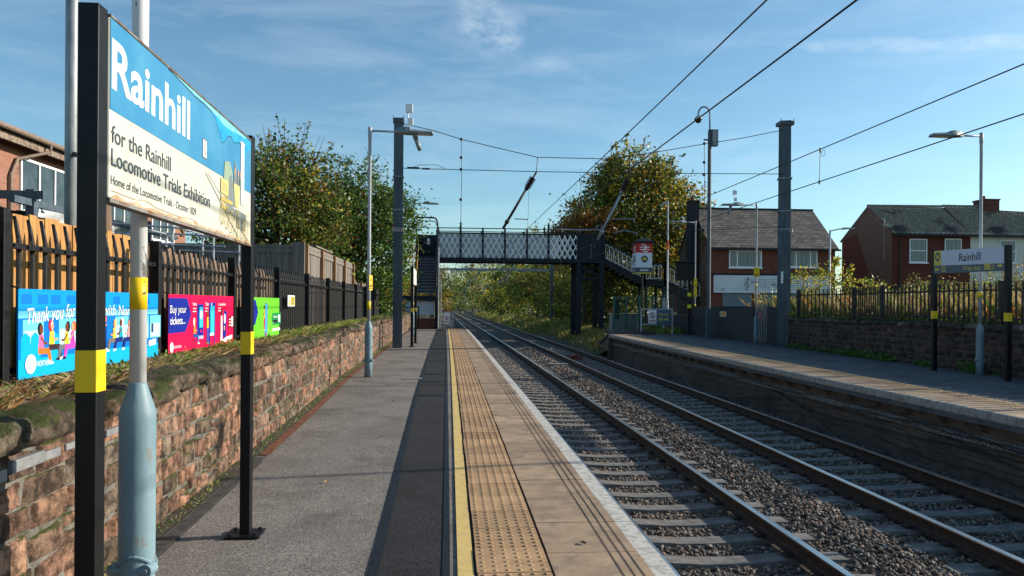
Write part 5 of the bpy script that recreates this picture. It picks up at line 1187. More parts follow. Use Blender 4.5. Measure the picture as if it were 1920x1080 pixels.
# way out barrier on the far side
wb = thing('barrier_gate', 'grey barrier with a blue way out board at the end of the far platform', 'barrier', (10.4,37.6,0)); mb = MB()
for x in (9.72,11.35): mb.box(x-.03,x+.03,37.6,37.66,-.2,1.32)
mb.box(9.72,11.35,37.61,37.65,1.26,1.32); mb.box(9.72,11.35,37.61,37.65,.48,.53); part(mb,'frame',m_lampgrey,wb)
mb = MB(); mb.box(10.08,10.50,37.585,37.605,.56,1.24); bd = part(mb,'notice_board',WHT,wb); pictogram(Panel((10.08,37.583,.575),(1,0,0),(0,0,1),bd),.02,.02,.38)
mb = MB(); mb.box(10.52,11.25,37.585,37.605,.46,1.26); bd = part(mb,'way_out_board',flat('slate_blue_board',(.07,.12,.17)),wb); pn = Panel((10.52,37.583,.46),(1,0,0),(0,0,1),bd)
pn.text('Way out', .07,.60,.50,.14,YW,bold=.01); a = pn.art('arrow'); a.rect(.12,.28,.22,.38,YW); a.rect(.15,.25,.25,.28,BLK); a.rect(.15,.25,.31,.34,BLK); a.poly([(.62,.30),(.50,.40),(.50,.33),(.36,.33),(.36,.27),(.50,.27),(.50,.20)],YW); a.done()
# ---------------------------------------------------------------- dark brick wall, gate, railings at the rear of the far platform
m_bluebrick = brick_mat('blue_black_brick', (.022,.026,.034), (.034,.038,.048), (.012,.013,.016), rough=.6)
def bwall(name, label, x0, x1, y0, y1, z0, z1, mat, cope=None, cat='wall'):
    t = thing(name, label, cat, ((x0+x1)/2, (y0+y1)/2, z0)); mb = MB(); mb.box(x0,x1,y0,y1,z0,z1); part(mb,'brickwork',mat,t)
    mb = MB(); mb.box(x0-.025,x1+.025,y0+.001,y1-.001,z1+.001,z1+.06); part(mb,'coping',cope or mat,t,bevel=.012); return t
bwall('brick_wall', 'short blue black brick wall between the grey gate and the right hand steel mast', 12.2, 12.5, 26.65, 28.05, 0, 1.38, m_bluebrick)
w1 = bwall('brick_wall', 'blue black brick wall with a yellow notice left of the grey gate', 12.2, 12.5, 29.35, 36.8, 0, 1.40, m_bluebrick)
pn = Panel((12.195, 33.1, 0), (0,-1,0), (0,0,1), w1)
mb = MB(); mb.box(12.185,12.2,32.35,33.1,1.0,1.22); nb = part(mb,'notice',WHT,w1); pn = Panel((12.184,33.1,1.0),(0,-1,0),(0,0,1),nb); a = pn.art('print'); a.rect(.2,.72,.02,.20,ink(240,160,20)); a.rect(.05,.15,.04,.18,ink(60,60,60)); a.done()
bwall('brick_wall', 'low blue black brick wall carrying the tall dark railings by the stairs', 12.1, 12.4, 36.85, 42.4, 0, .92, m_bluebrick)
gt = thing('palisade_gate', 'galvanised grey palisade gate between two dark brick walls with a red notice', 'gate', (12.3, 28.7, 0))
m_ggrey = M('dull_galvanised_gate', (.14,.155,.165), (.22,.24,.25), 8, .6, .2)
for y in (28.12, 29.28):
    mb = MB(); mb.box(12.25,12.33,y-.04,y+.04,0,1.6); part(mb,'post',m_ggrey,gt)
mb = MB(); mb.box(12.30,12.335,28.16,29.24,.3,.35); mb.box(12.30,12.335,28.16,29.24,1.2,1.25); part(mb,'rail',m_ggrey,gt)
mb = MB()
for k in range(7): y = 28.24+.155*k; mb.prism([(12.27,y-.032,.08),(12.27,y+.032,.08),(12.27,y+.032,1.5),(12.27,y,1.58),(12.27,y-.032,1.5)], (.02,0,0))
part(mb,'picket_panel',m_ggrey,gt); mb = MB(); mb.box(12.255,12.268,28.75,28.95,.95,1.2); part(mb,'red_notice',flat('faded_red',(.35,.05,.05)),gt)
# green mesh compound
m_green = M('dark_green_paint', (.02,.09,.07), (.03,.11,.085), 6, .5); m_greenmesh = M('green_mesh', (.03,.10,.07), rough=.6)
gc = thing('mesh_fence', 'dark green mesh compound fence beyond the end of the far platform', 'fence', (10,41,-.1))
for x in (9.05,9.75,10.5,11.25,11.95,12.4):
    mb = MB(); mb.box(x-.05,x+.05,41.0,41.1,-.3,2.0+.1*(x-9)/3); part(mb,'post',m_green,gc)
mb = MB()
for z in (.0,.95,1.92): mb.box(9.05,12.4,41.02,41.06,z,z+.045)
part(mb,'rail',m_green,gc); mb = MB(); x = 9.08
while x < 12.4: mb.box(x,x+.008,41.06,41.068,-.1,1.95); x += .06
z = 0
while z < 1.95: mb.box(9.05,12.4,41.07,41.078,z,z+.008); z += .09
part(mb,'wire_mesh',m_greenmesh,gc)
cb = thing('equipment_cabinet', 'pale grey equipment cabinet with a dark door inside the green compound', 'cabinet', (9.6,42.4,-.2)); mb = MB(); mb.box(9.2,10.7,42.2,43.0,-.3,.95); part(mb,'housing',m_ggrey,cb,bevel=.02); mb = MB(); mb.box(9.15,10.75,42.15,43.05,.951,1.0); part(mb,'lid',m_galv,cb); mb = MB(); mb.box(9.25,9.6,42.1,42.19,.7,1.85); part(mb,'door',m_black,cb)
pole = thing('lamp_column', 'thin pale pole with a red band beside the green compound', 'lamp post', (11.95,40.6,0)); mb = MB(); mb.lathe((11.95,40.6,0),[(.075,-.1),(.075,1.7),(.045,1.75),(.04,7.3)],10); part(mb,'shaft',m_lampgrey,pole,smooth=True)
mb = MB(); mb.lathe((11.95,40.6,4.6),[(.046,0),(.046,.5)],10); part(mb,'red_band',ink(200,50,30),pole); mb = MB(); mb.beam((11.95,40.6,7.25),(11.5,40.6,7.0),.12,.10); part(mb,'lantern',m_lampgrey,pole)
mb = MB(); mb.box(11.60,11.66,40.0,40.3,.0,1.9); mb.box(11.5,11.62,39.95,40.0,1.0,1.7); tag(part(mb,'information_post',m_lampgrey,loc=(11.6,40,0)),'grey post with small papers at the corner of the green compound','post')
# station totem
tt = thing('station_totem', 'lit cube totem with red rail arrows, yellow letter roundel and black pyramid cap', 'sign', (11.45,44.2,0)); x, y = 11.45,44.2; z0 = 3.38
mb = MB(); mb.lathe((x,y,0),[(.06,0),(.06,z0)],10); part(mb,'pole',m_black,tt)
def cube(z, zz, mat, nm, e=0): mb = MB(); mb.box(x-.48-e,x+.48+e,y-.48-e,y+.48+e,z,zz); return part(mb,nm,mat,tt)
cube(z0,z0+.06,YW,'yellow_base'); cube(z0+.061,z0+.36,flat('slate_blue',(.04,.07,.10)),'name_band'); cube(z0+.361,z0+1.24,M('totem_white',(.62,.65,.70),rough=.5),'white_band'); cube(z0+1.241,z0+1.82,ink(205,25,40),'red_band')
mb = MB(); mb.box(x-.6,x+.6,y-.6,y+.6,z0+1.821,z0+1.93); mb.add([(x-.58,y-.58,z0+1.93),(x+.58,y-.58,z0+1.93),(x+.58,y+.58,z0+1.93),(x-.58,y+.58,z0+1.93),(x-.08,y-.08,z0+2.16),(x+.08,y-.08,z0+2.16),(x+.08,y+.08,z0+2.16),(x-.08,y+.08,z0+2.16)],[(0,1,5,4),(1,2,6,5),(2,3,7,6),(3,0,4,7),(4,5,6,7)]); mb.lathe((x,y,z0+2.16),[(.03,0),(.03,.08)],8); part(mb,'cap',m_black,tt)
for (o, u) in (((x-.48,y-.482,z0),(1,0,0)), ((x-.482,y+.48,z0),(0,-1,0))):
    pn = Panel(o,u,(0,0,1),tt); a = pn.art('rail_emblem')
    for zz in (1.44,1.58): a.rect(.20,.80,zz-.03,zz+.02,WHT)
    a.line([(.30,1.74),(.45,1.74),(.62,1.60)],.055,WHT); a.line([(.48,1.56),(.60,1.44)],.05,WHT); a.line([(.48,1.44),(.60,1.56)],.05,WHT) ; a.line([(.70,1.30),(.52,1.30),(.38,1.42)],.055,WHT)
    a.ell(.5,.86,.20,.21,flat('roundel_navy',(.01,.02,.06))); a.poly([(.37,.76),(.43,.98),(.48,.98),(.5,.92),(.52,.98),(.57,.98),(.63,.76),(.56,.76),(.54,.86),(.515,.80),(.485,.80),(.46,.86),(.44,.76)],YW)
    for q in range(0,360,30): a.rect(.5+.33*math.cos(R(q))-.015,.5+.33*math.cos(R(q))+.015,.82+.33*math.sin(R(q)),.83+.33*math.sin(R(q)),BLK)
    a.done(); pn.text('Rainhill',.26,.72,.15,.12,WHT,bold=.02)
hp = thing('help_point', 'dark blue black display housing on a black post with two yellow bands', 'help point', (12.1,37.2,0)); mb = MB(); mb.box(12.02,12.14,37.1,37.22,0,2.95); part(mb,'post',m_black,hp)
for z in (1.35,1.95): mb = MB(); mb.box(12.005,12.155,37.085,37.235,z,z+.18); part(mb,'yellow_band',ink(225,225,30),hp)
mb = MB(); mb.box(11.35,12.3,36.95,37.2,2.75,3.65); mb.box(11.2,12.35,36.85,37.25,3.651,3.72); part(mb,'housing',m_black,hp,bevel=.015)

# ---------------------------------------------------------------- buildings
m_shopbrick = brick_mat('dark_red_brick', (.15,.045,.03), (.21,.068,.043), (.075,.055,.045), rough=.9)
m_sidebrick = brick_mat('rough_side_brick', (.15,.06,.04), (.09,.045,.035), (.12,.10,.085), rough=.95, dlo=.45, dhi=.6, dirt=(.13,.10,.08))
m_slate_ = brick_mat('slate_roof', (.085,.083,.085), (.20,.175,.15), (.008,.008,.009), bw=.42, bh=.16, ms=.03, rough=.8, bump=.02, dirt=(.14,.115,.08), dlo=.52, dhi=.75)
m_shopwhite = M('white_cladding', (.68,.71,.75), (.58,.62,.66), 2, .6)
m_dtrim = M('dark_trim', (.014,.014,.016), rough=.7)
m_blind = M('window_with_blinds', (.05,.07,.075), (.16,.19,.19), 1, .15, lo=.4, hi=.6, stretch=(14,.01,.01), detail=0, spec=.8)
def window(parent, x0, x1, y, z0, z1, frac, pane, dirn='y', sash=False, sgn=-1):
    """window in a wall whose outer face is at y (or x when dirn == 'x')"""
    def bx(mb, u0, u1, d0, d1, z0_, z1_):
        d0, d1 = sorted((y+sgn*d0, y+sgn*d1))
        mb.box(u0,u1,d0,d1,z0_,z1_) if dirn == 'y' else mb.box(d0,d1,u0,u1,z0_,z1_)
    f = .07; mb = MB(); bx(mb,x0,x1,.002,.05,z1-f,z1); bx(mb,x0,x1,.002,.05,z0,z0+f); bx(mb,x0,x0+f,.002,.05,z0+f,z1-f); bx(mb,x1-f,x1,.002,.05,z0+f,z1-f)
    for q in frac: u = x0+(x1-x0)*q; bx(mb,u-f*.5,u+f*.5,.002,.048,z0+f,z1-f)
    if sash: bx(mb,x0+f,x1-f,.002,.052,(z0+z1)/2-.03,(z0+z1)/2+.03)
    w_ = part(mb,'window',m_upvc,parent); mb = MB(); bx(mb,x0+f,x1-f,.004,.018,z0+f,z1-f); part(mb,'pane',pane,w_)
    mb = MB(); bx(mb,x0-.06,x1+.06,.002,.12,z0-.07,z0); part(mb,'sill',m_upvc,w_); return w_
# hollow box with gable roof, ridge along X
def house(t, x0, x1, y0, y1, zb, ze, yr_, zr, wallm, over=.25, roofm=None, sidem=None):
    mb = MB(); mb.add([(x0,y0,zb),(x1,y0,zb),(x1,y0,ze),(x0,y0,ze)],[(0,1,2,3)]); part(mb,'wall',wallm,t); mb = MB(); mb.add([(x0,y1,zb),(x1,y1,zb),(x1,y1,ze),(x0,y1,ze)],[(3,2,1,0)]); part(mb,'wall',wallm,t)
    for x, f in ((x0,[(4,3,2,1,0)]),(x1,[(0,1,2,3,4)])):
        mb = MB(); mb.add([(x,y0,zb),(x,y1,zb),(x,y1,ze),(x,yr_,zr),(x,y0,ze)],f); part(mb,'gable_wall',sidem or wallm,t)
    if roofm:
        k = (zr-ze)/(yr_-y0); k2 = (zr-ze)/(y1-yr_); mb = MB(); o = over
        mb.add([(x0-.12,y0-o,ze-k*o+.03),(x1+.12,y0-o,ze-k*o+.03),(x1+.12,yr_,zr+.03),(x0-.12,yr_,zr+.03),(x0-.12,y0-o,ze-k*o+.12),(x1+.12,y0-o,ze-k*o+.12),(x1+.12,yr_,zr+.12),(x0-.12,yr_,zr+.12)],[(0,3,2,1),(4,5,6,7),(0,1,5,4),(1,2,6,5),(3,0,4,7)])
        mb.add([(x0-.12,y1+o,ze-k2*o+.03),(x1+.12,y1+o,ze-k2*o+.03),(x1+.12,yr_,zr+.03),(x0-.12,yr_,zr+.03),(x0-.12,y1+o,ze-k2*o+.12),(x1+.12,y1+o,ze-k2*o+.12),(x1+.12,yr_,zr+.12),(x0-.12,yr_,zr+.12)],[(0,1,2,3),(7,6,5,4),(4,5,1,0),(5,6,2,1),(7,4,0,3)])
        r_ = part(mb,'roof',roofm,t); mb = MB(); mb.tube([(x0-.13,yr_,zr+.11),(x1+.13,yr_,zr+.11)], .09, 8); part(mb,'ridge_tiles',m_dtrim,r_); return r_
sp = thing('shop_building', 'two storey dark brick music shop with slate roof and white cladding panel with stave', 'building', (20.5,46,.7))
rf_ = house(sp,16.35,24.5,46,52.5,.6,5.25,49.3,7.95,m_shopbrick,roofm=m_slate_,sidem=m_sidebrick)
mb = MB(); mb.box(16.2,24.7,45.62,45.74,5.02,5.13); part(mb,'gutter',m_dtrim,rf_)
ch = MB(); ch.box(15.75,16.30,48.2,49.2,.7,8.35); ch.box(15.70,16.34,48.15,49.25,8.351,8.45); part(ch,'chimney',m_dtrim,rf_); mb = MB(); mb.lathe((16.0,48.7,8.45),[(.12,0),(.10,.3)],10); part(mb,'chimney_pot',m_rbrick,rf_)
window(sp,17.5,19.62,46,3.92,5.02,(.25,.99),m_blind); window(sp,21.35,23.3,46,3.98,5.06,(.28,.76),m_blind)
mb = MB(); mb.box(16.33,24.52,45.93,45.995,3.42,3.56); part(mb,'lintel_band',m_dtrim,sp)
mb = MB(); mb.box(16.50,24.15,45.86,45.99,2.32,3.42); k = 0
while k < 60: mb.box(16.52+.127*k,16.528+.127*k,45.856,45.862,2.62,3.42); k += 1
cl = part(mb,'cladding_panel',m_shopwhite,sp); pn = Panel((16.50,45.853,2.32),(1,0,0),(0,0,1),cl); a = pn.art('music_stave')
for k in range(5): a.rect(2.05,6.1,.36+.125*k,.375+.125*k,BLK)
for u in (1.98,3.3,6.1): a.rect(u,u+.02,.36,.875,BLK)
a.line([(2.02,.22),(2.09,.16),(2.18,.20),(2.20,.34),(2.15,.62),(2.13,.86),(2.20,.98),(2.25,.90),(2.21,.76),(2.06,.62),(1.98,.48),(2.03,.38),(2.16,.34),(2.27,.40),(2.26,.52),(2.17,.55),(2.11,.48)],.03,BLK); a.ell(2.05,.22,.045,.045,BLK)
a.rect(.12,7.5,.23,.245,ink(150,160,170)); a.rect(.50,.62,.15,.20,BLK); a.rect(7.25,7.35,.80,.84,BLK); a.done()
pn.text('Your',2.36,2.95,.60,.16,BLK); pn.text('Music',3.75,4.5,.44,.16,BLK)
m_shut = brick_mat('grey_shutter', (.16,.20,.23), (.17,.21,.24), (.09,.115,.13), bw=6, bh=.09, ms=.012, rough=.5)
mb = MB(); mb.box(17.1,19.0,45.97,45.995,.6,2.28); mb.box(19.25,21.3,45.97,45.995,.6,2.28); mb.box(21.6,24.0,45.97,45.995,.6,2.28); part(mb,'roller_shutter',m_shut,sp)
# street lamp beyond
def street_lamp(x, y, h, label, d=1):
    t = thing('street_lamp', label, 'street lamp', (x,y,.7)); mb = MB(); mb.lathe((x,y,.7),[(.10,0),(.10,1.6),(.065,1.7),(.05,h-.7)],10); part(mb,'shaft',m_lampgrey if h > 1 else m_lampgrey,t,smooth=True)
    mb = MB(); mb.tube([(x,y,h-.05),(x+.55*d,y,h+.08),(x+.9*d,y,h+.10)],.035,8); part(mb,'arm',m_lampgrey,t); mb = MB(); mb.prism([(x+.8*d,y-.12,h+.05),(x+1.5*d,y-.10,h+.12),(x+1.5*d,y-.10,h+.17),(x+.8*d,y-.12,h+.17)],(0,.24,0)); part(mb,'lantern',m_lampgrey,t)
street_lamp(22.3,42.5,6.0,'slim street lamp standing in front of the right end of the music shop')
# terrace of houses on the right
hb = brick_mat('deep_red_house_brick', (.15,.036,.026), (.11,.030,.022), (.07,.045,.035), rough=.9)
gb = brick_mat('sandy_gable_brick', (.22,.11,.08), (.27,.145,.105), (.15,.115,.09), rough=.95)
th = thing('terraced_house', 'red brick end house with sooty gable, pantile roof and two white windows', 'house', (32,48,.7))
HX0, HX1, HXE = 29.5, 35.1, 46.5; ZE, ZR, YR_ = 6.55, 8.62, 50.9
house(th,HX0,HX1,48,54.4,.6,ZE,YR_,ZR,hb,sidem=gb)
mb = MB(); x = HX0-.004; mb.add([(x,54.4,.7),(x,54.4,6.5),(x,52.4,6.9),(x,48.9,.7)],[(0,1,2,3)]); part(mb,'repaired_brick_patch',brick_mat('redder_brick',(.24,.06,.04),(.17,.048,.032),(.09,.055,.045),rough=.95),th)
m_pan = M('grey_pantile', (.20,.18,.155), (.36,.31,.25), 5, .9, bump=.002, c3=(.06,.06,.065), s3=.35, lo3=.52, hi3=.60)
def pantiles(parent, x0, x1, ye, ze, yr_, zr, up=1):
    nx = int((x1-x0)/.06); nr = 9; V = []; F = []
    for r in range(nr):
        for e in (0, 1):
            q = (r+e)/nr; q = min(q+.012*e, 1); lift = .055 if e == 0 else .012
            y = ye+(yr_-ye)*q; z = ze+(zr-ze)*q
            for i in range(nx+1): V.append((x0+(x1-x0)*i/nx, y, z+lift+.045*math.sin(2*math.pi*(x0+(x1-x0)*i/nx)/.30)))
    w_ = nx+1
    for r in range(2*nr-1):
        for i in range(nx): F.append((r*w_+i, r*w_+i+1, (r+1)*w_+i+1, (r+1)*w_+i))
    return npmesh('roof', np.array(V), np.array(F), m_pan, parent, smooth=False)
k = (ZR-ZE)/(YR_-48)
rp = pantiles(th,HX0-.05,HX1,47.7,ZE-.3*k+.04,YR_,ZR); mb = MB(); mb.add([(HX0-.05,YR_,ZR+.03),(HX1,YR_,ZR+.03),(HX1,54.7,ZE-.15),(HX0-.05,54.7,ZE-.15)],[(0,1,2,3)]); mb.tube([(HX0-.05,YR_,ZR+.08),(HX1,YR_,ZR+.13)],.085,8); part(mb,'ridge_tiles',m_pan,rp)
mb = MB(); mb.box(HX0,HX1,47.62,47.75,ZE-.28,ZE-.16); mb.tube([(30.0,47.85,ZE-.2),(30.0,47.93,.8)],.05,8); part(mb,'gutter',m_dtrim,th)
window(th,30.75,32.0,48,4.5,6.1,(),m_blind,sash=True); window(th,33.25,34.45,48,4.5,6.15,(),m_blind,sash=True)
mb = MB(); mb.tube([(29.35,48.6,4.7),(29.35,48.6,7.5)],.02,6); mb.tube([(29.35,48.6,7.2),(29.35,48.1,6.9)],.012,5)
for k_ in range(8): mb.tube([(29.05,48.5-.06*k_,7.15-.04*k_),(29.65,48.5-.06*k_,7.15-.04*k_)],.007,4)
part(mb,'aerial',m_galv,th)
th2 = thing('terraced_house', 'cream rendered terraced house joined to the red brick end house', 'house', (39,48,.7))
m_render = M('cream_render', (.68,.66,.58), (.58,.565,.51), 1.2, .9, bump=.002, bscale=60)
house(th2,HX1,HXE,48.04,54.4,.6,ZE,YR_,ZR,m_render)
rp = pantiles(th2,HX1,38.9,47.7,ZE-.3*k+.045,YR_+.02,ZR+.10); pantiles(th2,38.9,HXE,47.7,ZE-.3*k+.0,YR_,ZR-.35)
mb = MB(); mb.tube([(HX1,YR_,ZR+.17),(38.9,YR_,ZR+.17)],.085,8); mb.tube([(38.9,YR_,ZR-.27),(HXE,YR_,ZR-.27)],.085,8); mb.add([(HX1,YR_,ZR+.03),(HXE,YR_,ZR-.3),(HXE,54.7,ZE-.15),(HX1,54.7,ZE-.15)],[(0,1,2,3)]); part(mb,'ridge_tiles',m_pan,rp)
mb = MB(); mb.box(37.85,38.95,50.3,51.5,7.3,9.15); mb.box(37.8,39.0,50.25,51.55,9.151,9.26); cst = part(mb,'chimney',m_rbrick,rp); mb = MB(); mb.lathe((38.2,50.9,9.26),[(.13,0),(.11,.28)],10); part(mb,'chimney_pot',m_rbrick,cst)
mb = MB(); mb.prism([(37.8,50.25,7.3),(38.97,50.25,7.45),(38.97,50.1,7.38),(37.8,50.1,7.22)],(0,0,.12)); part(mb,'lead_flashing',m_galv,cst)
window(th2,37.2,38.4,48.04,4.55,6.1,(),m_blind,sash=True)
mb = MB(); mb.box(HX1,HXE,47.62,47.75,ZE-.28,ZE-.16); part(mb,'gutter',m_dtrim,th2)
pc = MB(); pc.prism([(36.3,47.9,2.9),(39.6,47.9,2.9),(40.0,47.9,2.0),(36.1,47.9,2.0)],(0,-1.2,0)); pc.box(37.0,39.4,46.9,47.9,.7,2.0); part(pc,'porch',m_dtrim,th2)
# far rooftop glimpsed behind the stairs
rt = thing('distant_house', 'small distant house roof with chimneys seen above the bridge stairs', 'house', (28,75,1)); 
house(rt,22.6,29.5,78,86,.8,5.0,82,7.1,m_shopbrick,roofm=m_slate_)
mb = MB(); mb.box(24.2,25.1,81.5,82.4,7.0,8.1); part(mb,'chimney',m_rbrick,rt)
# left building behind the gardens
lb = thing('brick_building', 'two storey brick building with grey tiled roof and brown gutter behind the garden pergola', 'building', (-14,25,.8))
m_lbrick = brick_mat('orange_red_brick', (.31,.14,.095), (.24,.11,.075), (.28,.235,.19), rough=.9)
mb = MB(); LX = -12.4; mb.box(-20,LX,14,36,.6,6.1); part(mb,'wall',m_lbrick,lb)
m_ltile = M('mossy_roof_tile', (.10,.085,.07), (.16,.14,.115), 8, .9, bump=.02, bscale=14)
mb = MB(); mb.prism([(-11.85,13.7,6.20),(-16.2,13.7,7.27),(-20.5,13.7,6.20),(-20.5,13.7,6.10),(-16.2,13.7,7.15),(-11.85,13.7,6.10)],(0,22.6,0)); rfl = part(mb,'roof',m_ltile,lb)
m_bgutter = M('weathered_brown_gutter', (.23,.17,.13), (.16,.12,.10), 7, .6)
mb = MB(); mb.tube([(-11.78,13.7,6.10),(-11.78,36.2,6.10)],.075,10); part(mb,'gutter',m_bgutter,lb); mb = MB(); mb.box(-12.0,-11.93,13.7,36.2,5.80,6.02); part(mb,'fascia',M('peeling_fascia',(.26,.20,.16),(.10,.075,.06),9,.9),lb)
mb = MB(); mb.tube([(-11.78,23.0,6.05),(-11.78,23.0,5.85),(-12.32,22.3,5.5),(-12.32,22.0,5.0),(-12.32,22.0,1)],.05,8); part(mb,'downpipe',m_bgutter,lb)
for (ya_, yb_) in ((18.4,21.3),(22.55,25.3),(27.6,30.2),(32,34.5)): window(lb,ya_,yb_,LX,4.05,5.62,(.36,.68),m_glass,dirn='x',sgn=1)
for (ya_, yb_) in ((18.4,21.3),(27.0,30.2),(32,34.5)): window(lb,ya_,yb_,LX,1.3,2.7,(.36,.68),m_glass,dirn='x',sgn=1)
# second gabled block farther left seen under the big sign
pg = thing('pergola', 'blue grey painted timber pergola in the left garden', 'pergola', (-9.5,17.5,.84)); m_pgl = M('blue_grey_timber_paint', (.05,.075,.10), (.075,.105,.135), 6, .6)
mb = MB()
for y in (17.35,23.6): mb.box(-9.36,-9.18,y-.09,y+.09,.84,3.93)
part(mb,'post',m_pgl,pg); mb = MB(); mb.box(-11.9,-9.0,17.28,17.36,3.72,3.90); mb.box(-9.34,-9.22,16.6,26,3.56,3.71); mb.box(-11.9,-9.0,17.5,17.55,3.18,3.32); mb.box(-11.9,-9.0,17.5,17.55,2.6,2.74)
mb.beam((-9.28,17.45,3.0),(-9.28,18.3,3.6),.06,.09); mb.beam((-9.3,17.3,3.1),(-10.3,17.3,3.75),.06,.09); part(mb,'beam',m_pgl,pg)
tp = thing('tarpaulin', 'pale grey sheet sagging along the side of the pergola', 'tarpaulin', (-9.2,20,3)); V = []; F = []; rr = random.Random(3)
for i in range(40):
    for j in range(14):
        y = 17.55+5.4*i/39; z = 3.52-.82*j/13; s_ = math.sin(math.pi*i/39*1.0); V.append((-9.16+.09*math.sin(i*.55+j*.22)*math.sin(math.pi*j/13)+.05*math.sin(j*1.1+i*.3), y, z-.12*s_*(j/13)+.03*math.sin(i*.9)*(j/13)))
for i in range(39):
    for j in range(13): a_ = i*14+j; F.append((a_,a_+14,a_+15,a_+1))
npmesh('sheet', np.array(V), np.array(F), M('pale_tarpaulin',(.42,.45,.47),(.34,.37,.39),3,.5), tp, smooth=True)
cu = thing('curtain', 'dark corrugated curtain hanging at the end of the pergola', 'curtain', (-10,17.5,3)); V = []; F = []
for i in range(60):
    for j in range(2): V.append((-11.4+2.0*i/59, 17.62+.07*math.sin(i*1.1), 3.5-1.5*j))
for i in range(59): F.append((2*i,2*i+2,2*i+3,2*i+1))
npmesh('cloth', np.array(V), np.array(F), m_dark, cu, smooth=True)

# ---------------------------------------------------------------- gantries farther down the line
def gantry(Y, xl, xr_, zb, label, portal=True, arms=((3.0,1),(6.2,1)), g='catenary gantries down the line'):
    o = off(Y); t = thing('catenary_gantry', label, 'gantry', (xr_+o, Y, -1), g)
    for x in ([xl, xr_] if portal else [xr_]): mb = MB(); mb.box(x+o-.15,x+o+.15,Y-.15,Y+.15,-1.2,zb+.9); part(mb,'mast',m_mast,t)
    mb = MB()
    if portal: mb.box(xl+o,xr_+o,Y-.14,Y+.14,zb,zb+.24)
    else: mb.tube([(xr_+o,Y,zb),(xr_+o-4.2,Y,zb-.1)],.05,6); mb.tube([(xr_+o,Y,zb+.7),(xr_+o-2.5,Y,zb)],.035,6)
    part(mb,'boom',m_galv,t); mb = MB()
    for (x, s_) in arms:
        x += o; mb.tube([(x+1.0,Y,zb+.7),(x+.2,Y,zb-.8),(x+.1,Y,zb-1.0)],.045,6); mb.tube([(x+.6,Y,zb-.1),(x-.8,Y,zb-1.3)],.035,6); mb.tube([(x-.8,Y,zb-1.35),(x+.5,Y,zb-.9)],.03,6)
    part(mb,'cantilever',m_galv,t)
gantry(78,-1.4,11.15,5.0,'grey catenary gantry with a long boom seen just under the footbridge')
gantry(118,-2,9.0,4.4,'second catenary mast with a bracket arm farther down the line',False)
gantry(165,-2.5,8.6,4.2,'third catenary mast down the line, smaller and hazy',False)
pyl = thing('pylon', 'distant lattice electricity pylon rising behind the line', 'pylon', (8,400,0)); mb = MB()
px_, py_ = 7.5, 420
for s in (-1,1):
    mb.tube([(px_+s*4,py_,0),(px_+s*1.2,py_,26),(px_+s*.3,py_,34)],.16,4)
    for k in range(8): z0_ = 3*k+2; mb.tube([(px_-s*(4-z0_*.11),py_,z0_),(px_+s*(4-(z0_+3)*.11),py_,z0_+3)],.09,4)
for z in (20,25,30): mb.tube([(px_-8,py_,z),(px_+8,py_,z)],.12,4); mb.tube([(px_-8,py_,z),(px_,py_,z+2)],.09,4); mb.tube([(px_+8,py_,z),(px_,py_,z+2)],.09,4)
part(mb,'lattice',m_galv,pyl)
# ---------------------------------------------------------------- vegetation
m_leaf = leaf_mat('foliage', .42, .45); m_grass = leaf_mat('grass_blades', .35, .6)
m_bark = M('bark', (.055,.042,.032), (.10,.08,.06), 9, .9, bump=.01)
def cloud(P, size, pal, wts, aspect=.6, up=.35, var=.25, droop=0, per=0):
    """leaf blades: one folded quad at each point"""
    n = len(P); d = rng.normal(size=(n,3)); d[:,2] = d[:,2]*.6+up-droop; d /= np.linalg.norm(d,axis=1)[:,None]
    r = rng.normal(size=(n,3)); s = np.cross(d, r); s /= np.linalg.norm(s,axis=1)[:,None]; nn = np.cross(d, s)
    L_ = size*rng.uniform(.6,1.35,n)[:,None]; a = P; b = P+d*L_*.5+s*L_*aspect*.5+nn*L_*.12; c = P+d*L_; e = P+d*L_*.5-s*L_*aspect*.5+nn*L_*.12
    V = np.stack([a,b,c,e],1).reshape(-1,3); F = np.arange(4*n).reshape(n,4)
    pal = np.array(pal); ci = rng.choice(len(pal), n, p=np.array(wts)/np.sum(wts))
    k_ = 1
    if per:      # clumps of foliage share a leaf colour and tone
        g = n//per+1; cc = np.repeat(rng.choice(len(pal), g, p=np.array(wts)/np.sum(wts)), per)[:n]; ci = np.where(rng.random(n) < .55, cc, ci); k_ = np.repeat(rng.uniform(.62,1.38,g), per)[:n,None]
    col = pal[ci]*rng.uniform(1-var,1+var,(n,1))*k_
    return V, F, np.repeat(col,4,axis=0)
def crown_points(ells, nclump, per, spread, hollow=.55, zmin=None):
    C = []; w_ = np.array([e[3]*e[4]*e[5] for e in ells]); w_ = w_/w_.sum()
    for e, k in zip(ells, (w_*nclump).astype(int)+1):
        d = rng.normal(size=(k,3)); d /= np.linalg.norm(d,axis=1)[:,None]; r = (hollow+(1-hollow)*rng.random(k)**.6)*rng.uniform(.85,1.12,k)
        C.append(np.array(e[:3])+d*r[:,None]*np.array(e[3:6]))
    C = np.concatenate(C)
    if zmin is not None: C = C[C[:,2] > zmin]
    sp = spread*rng.uniform(.5,1.4,(len(C),1,1)); cnt = per
    P = C[:,None,:]+rng.normal(size=(len(C),cnt,3))*sp*np.array([1,1,.75]); return C, P.reshape(-1,3)
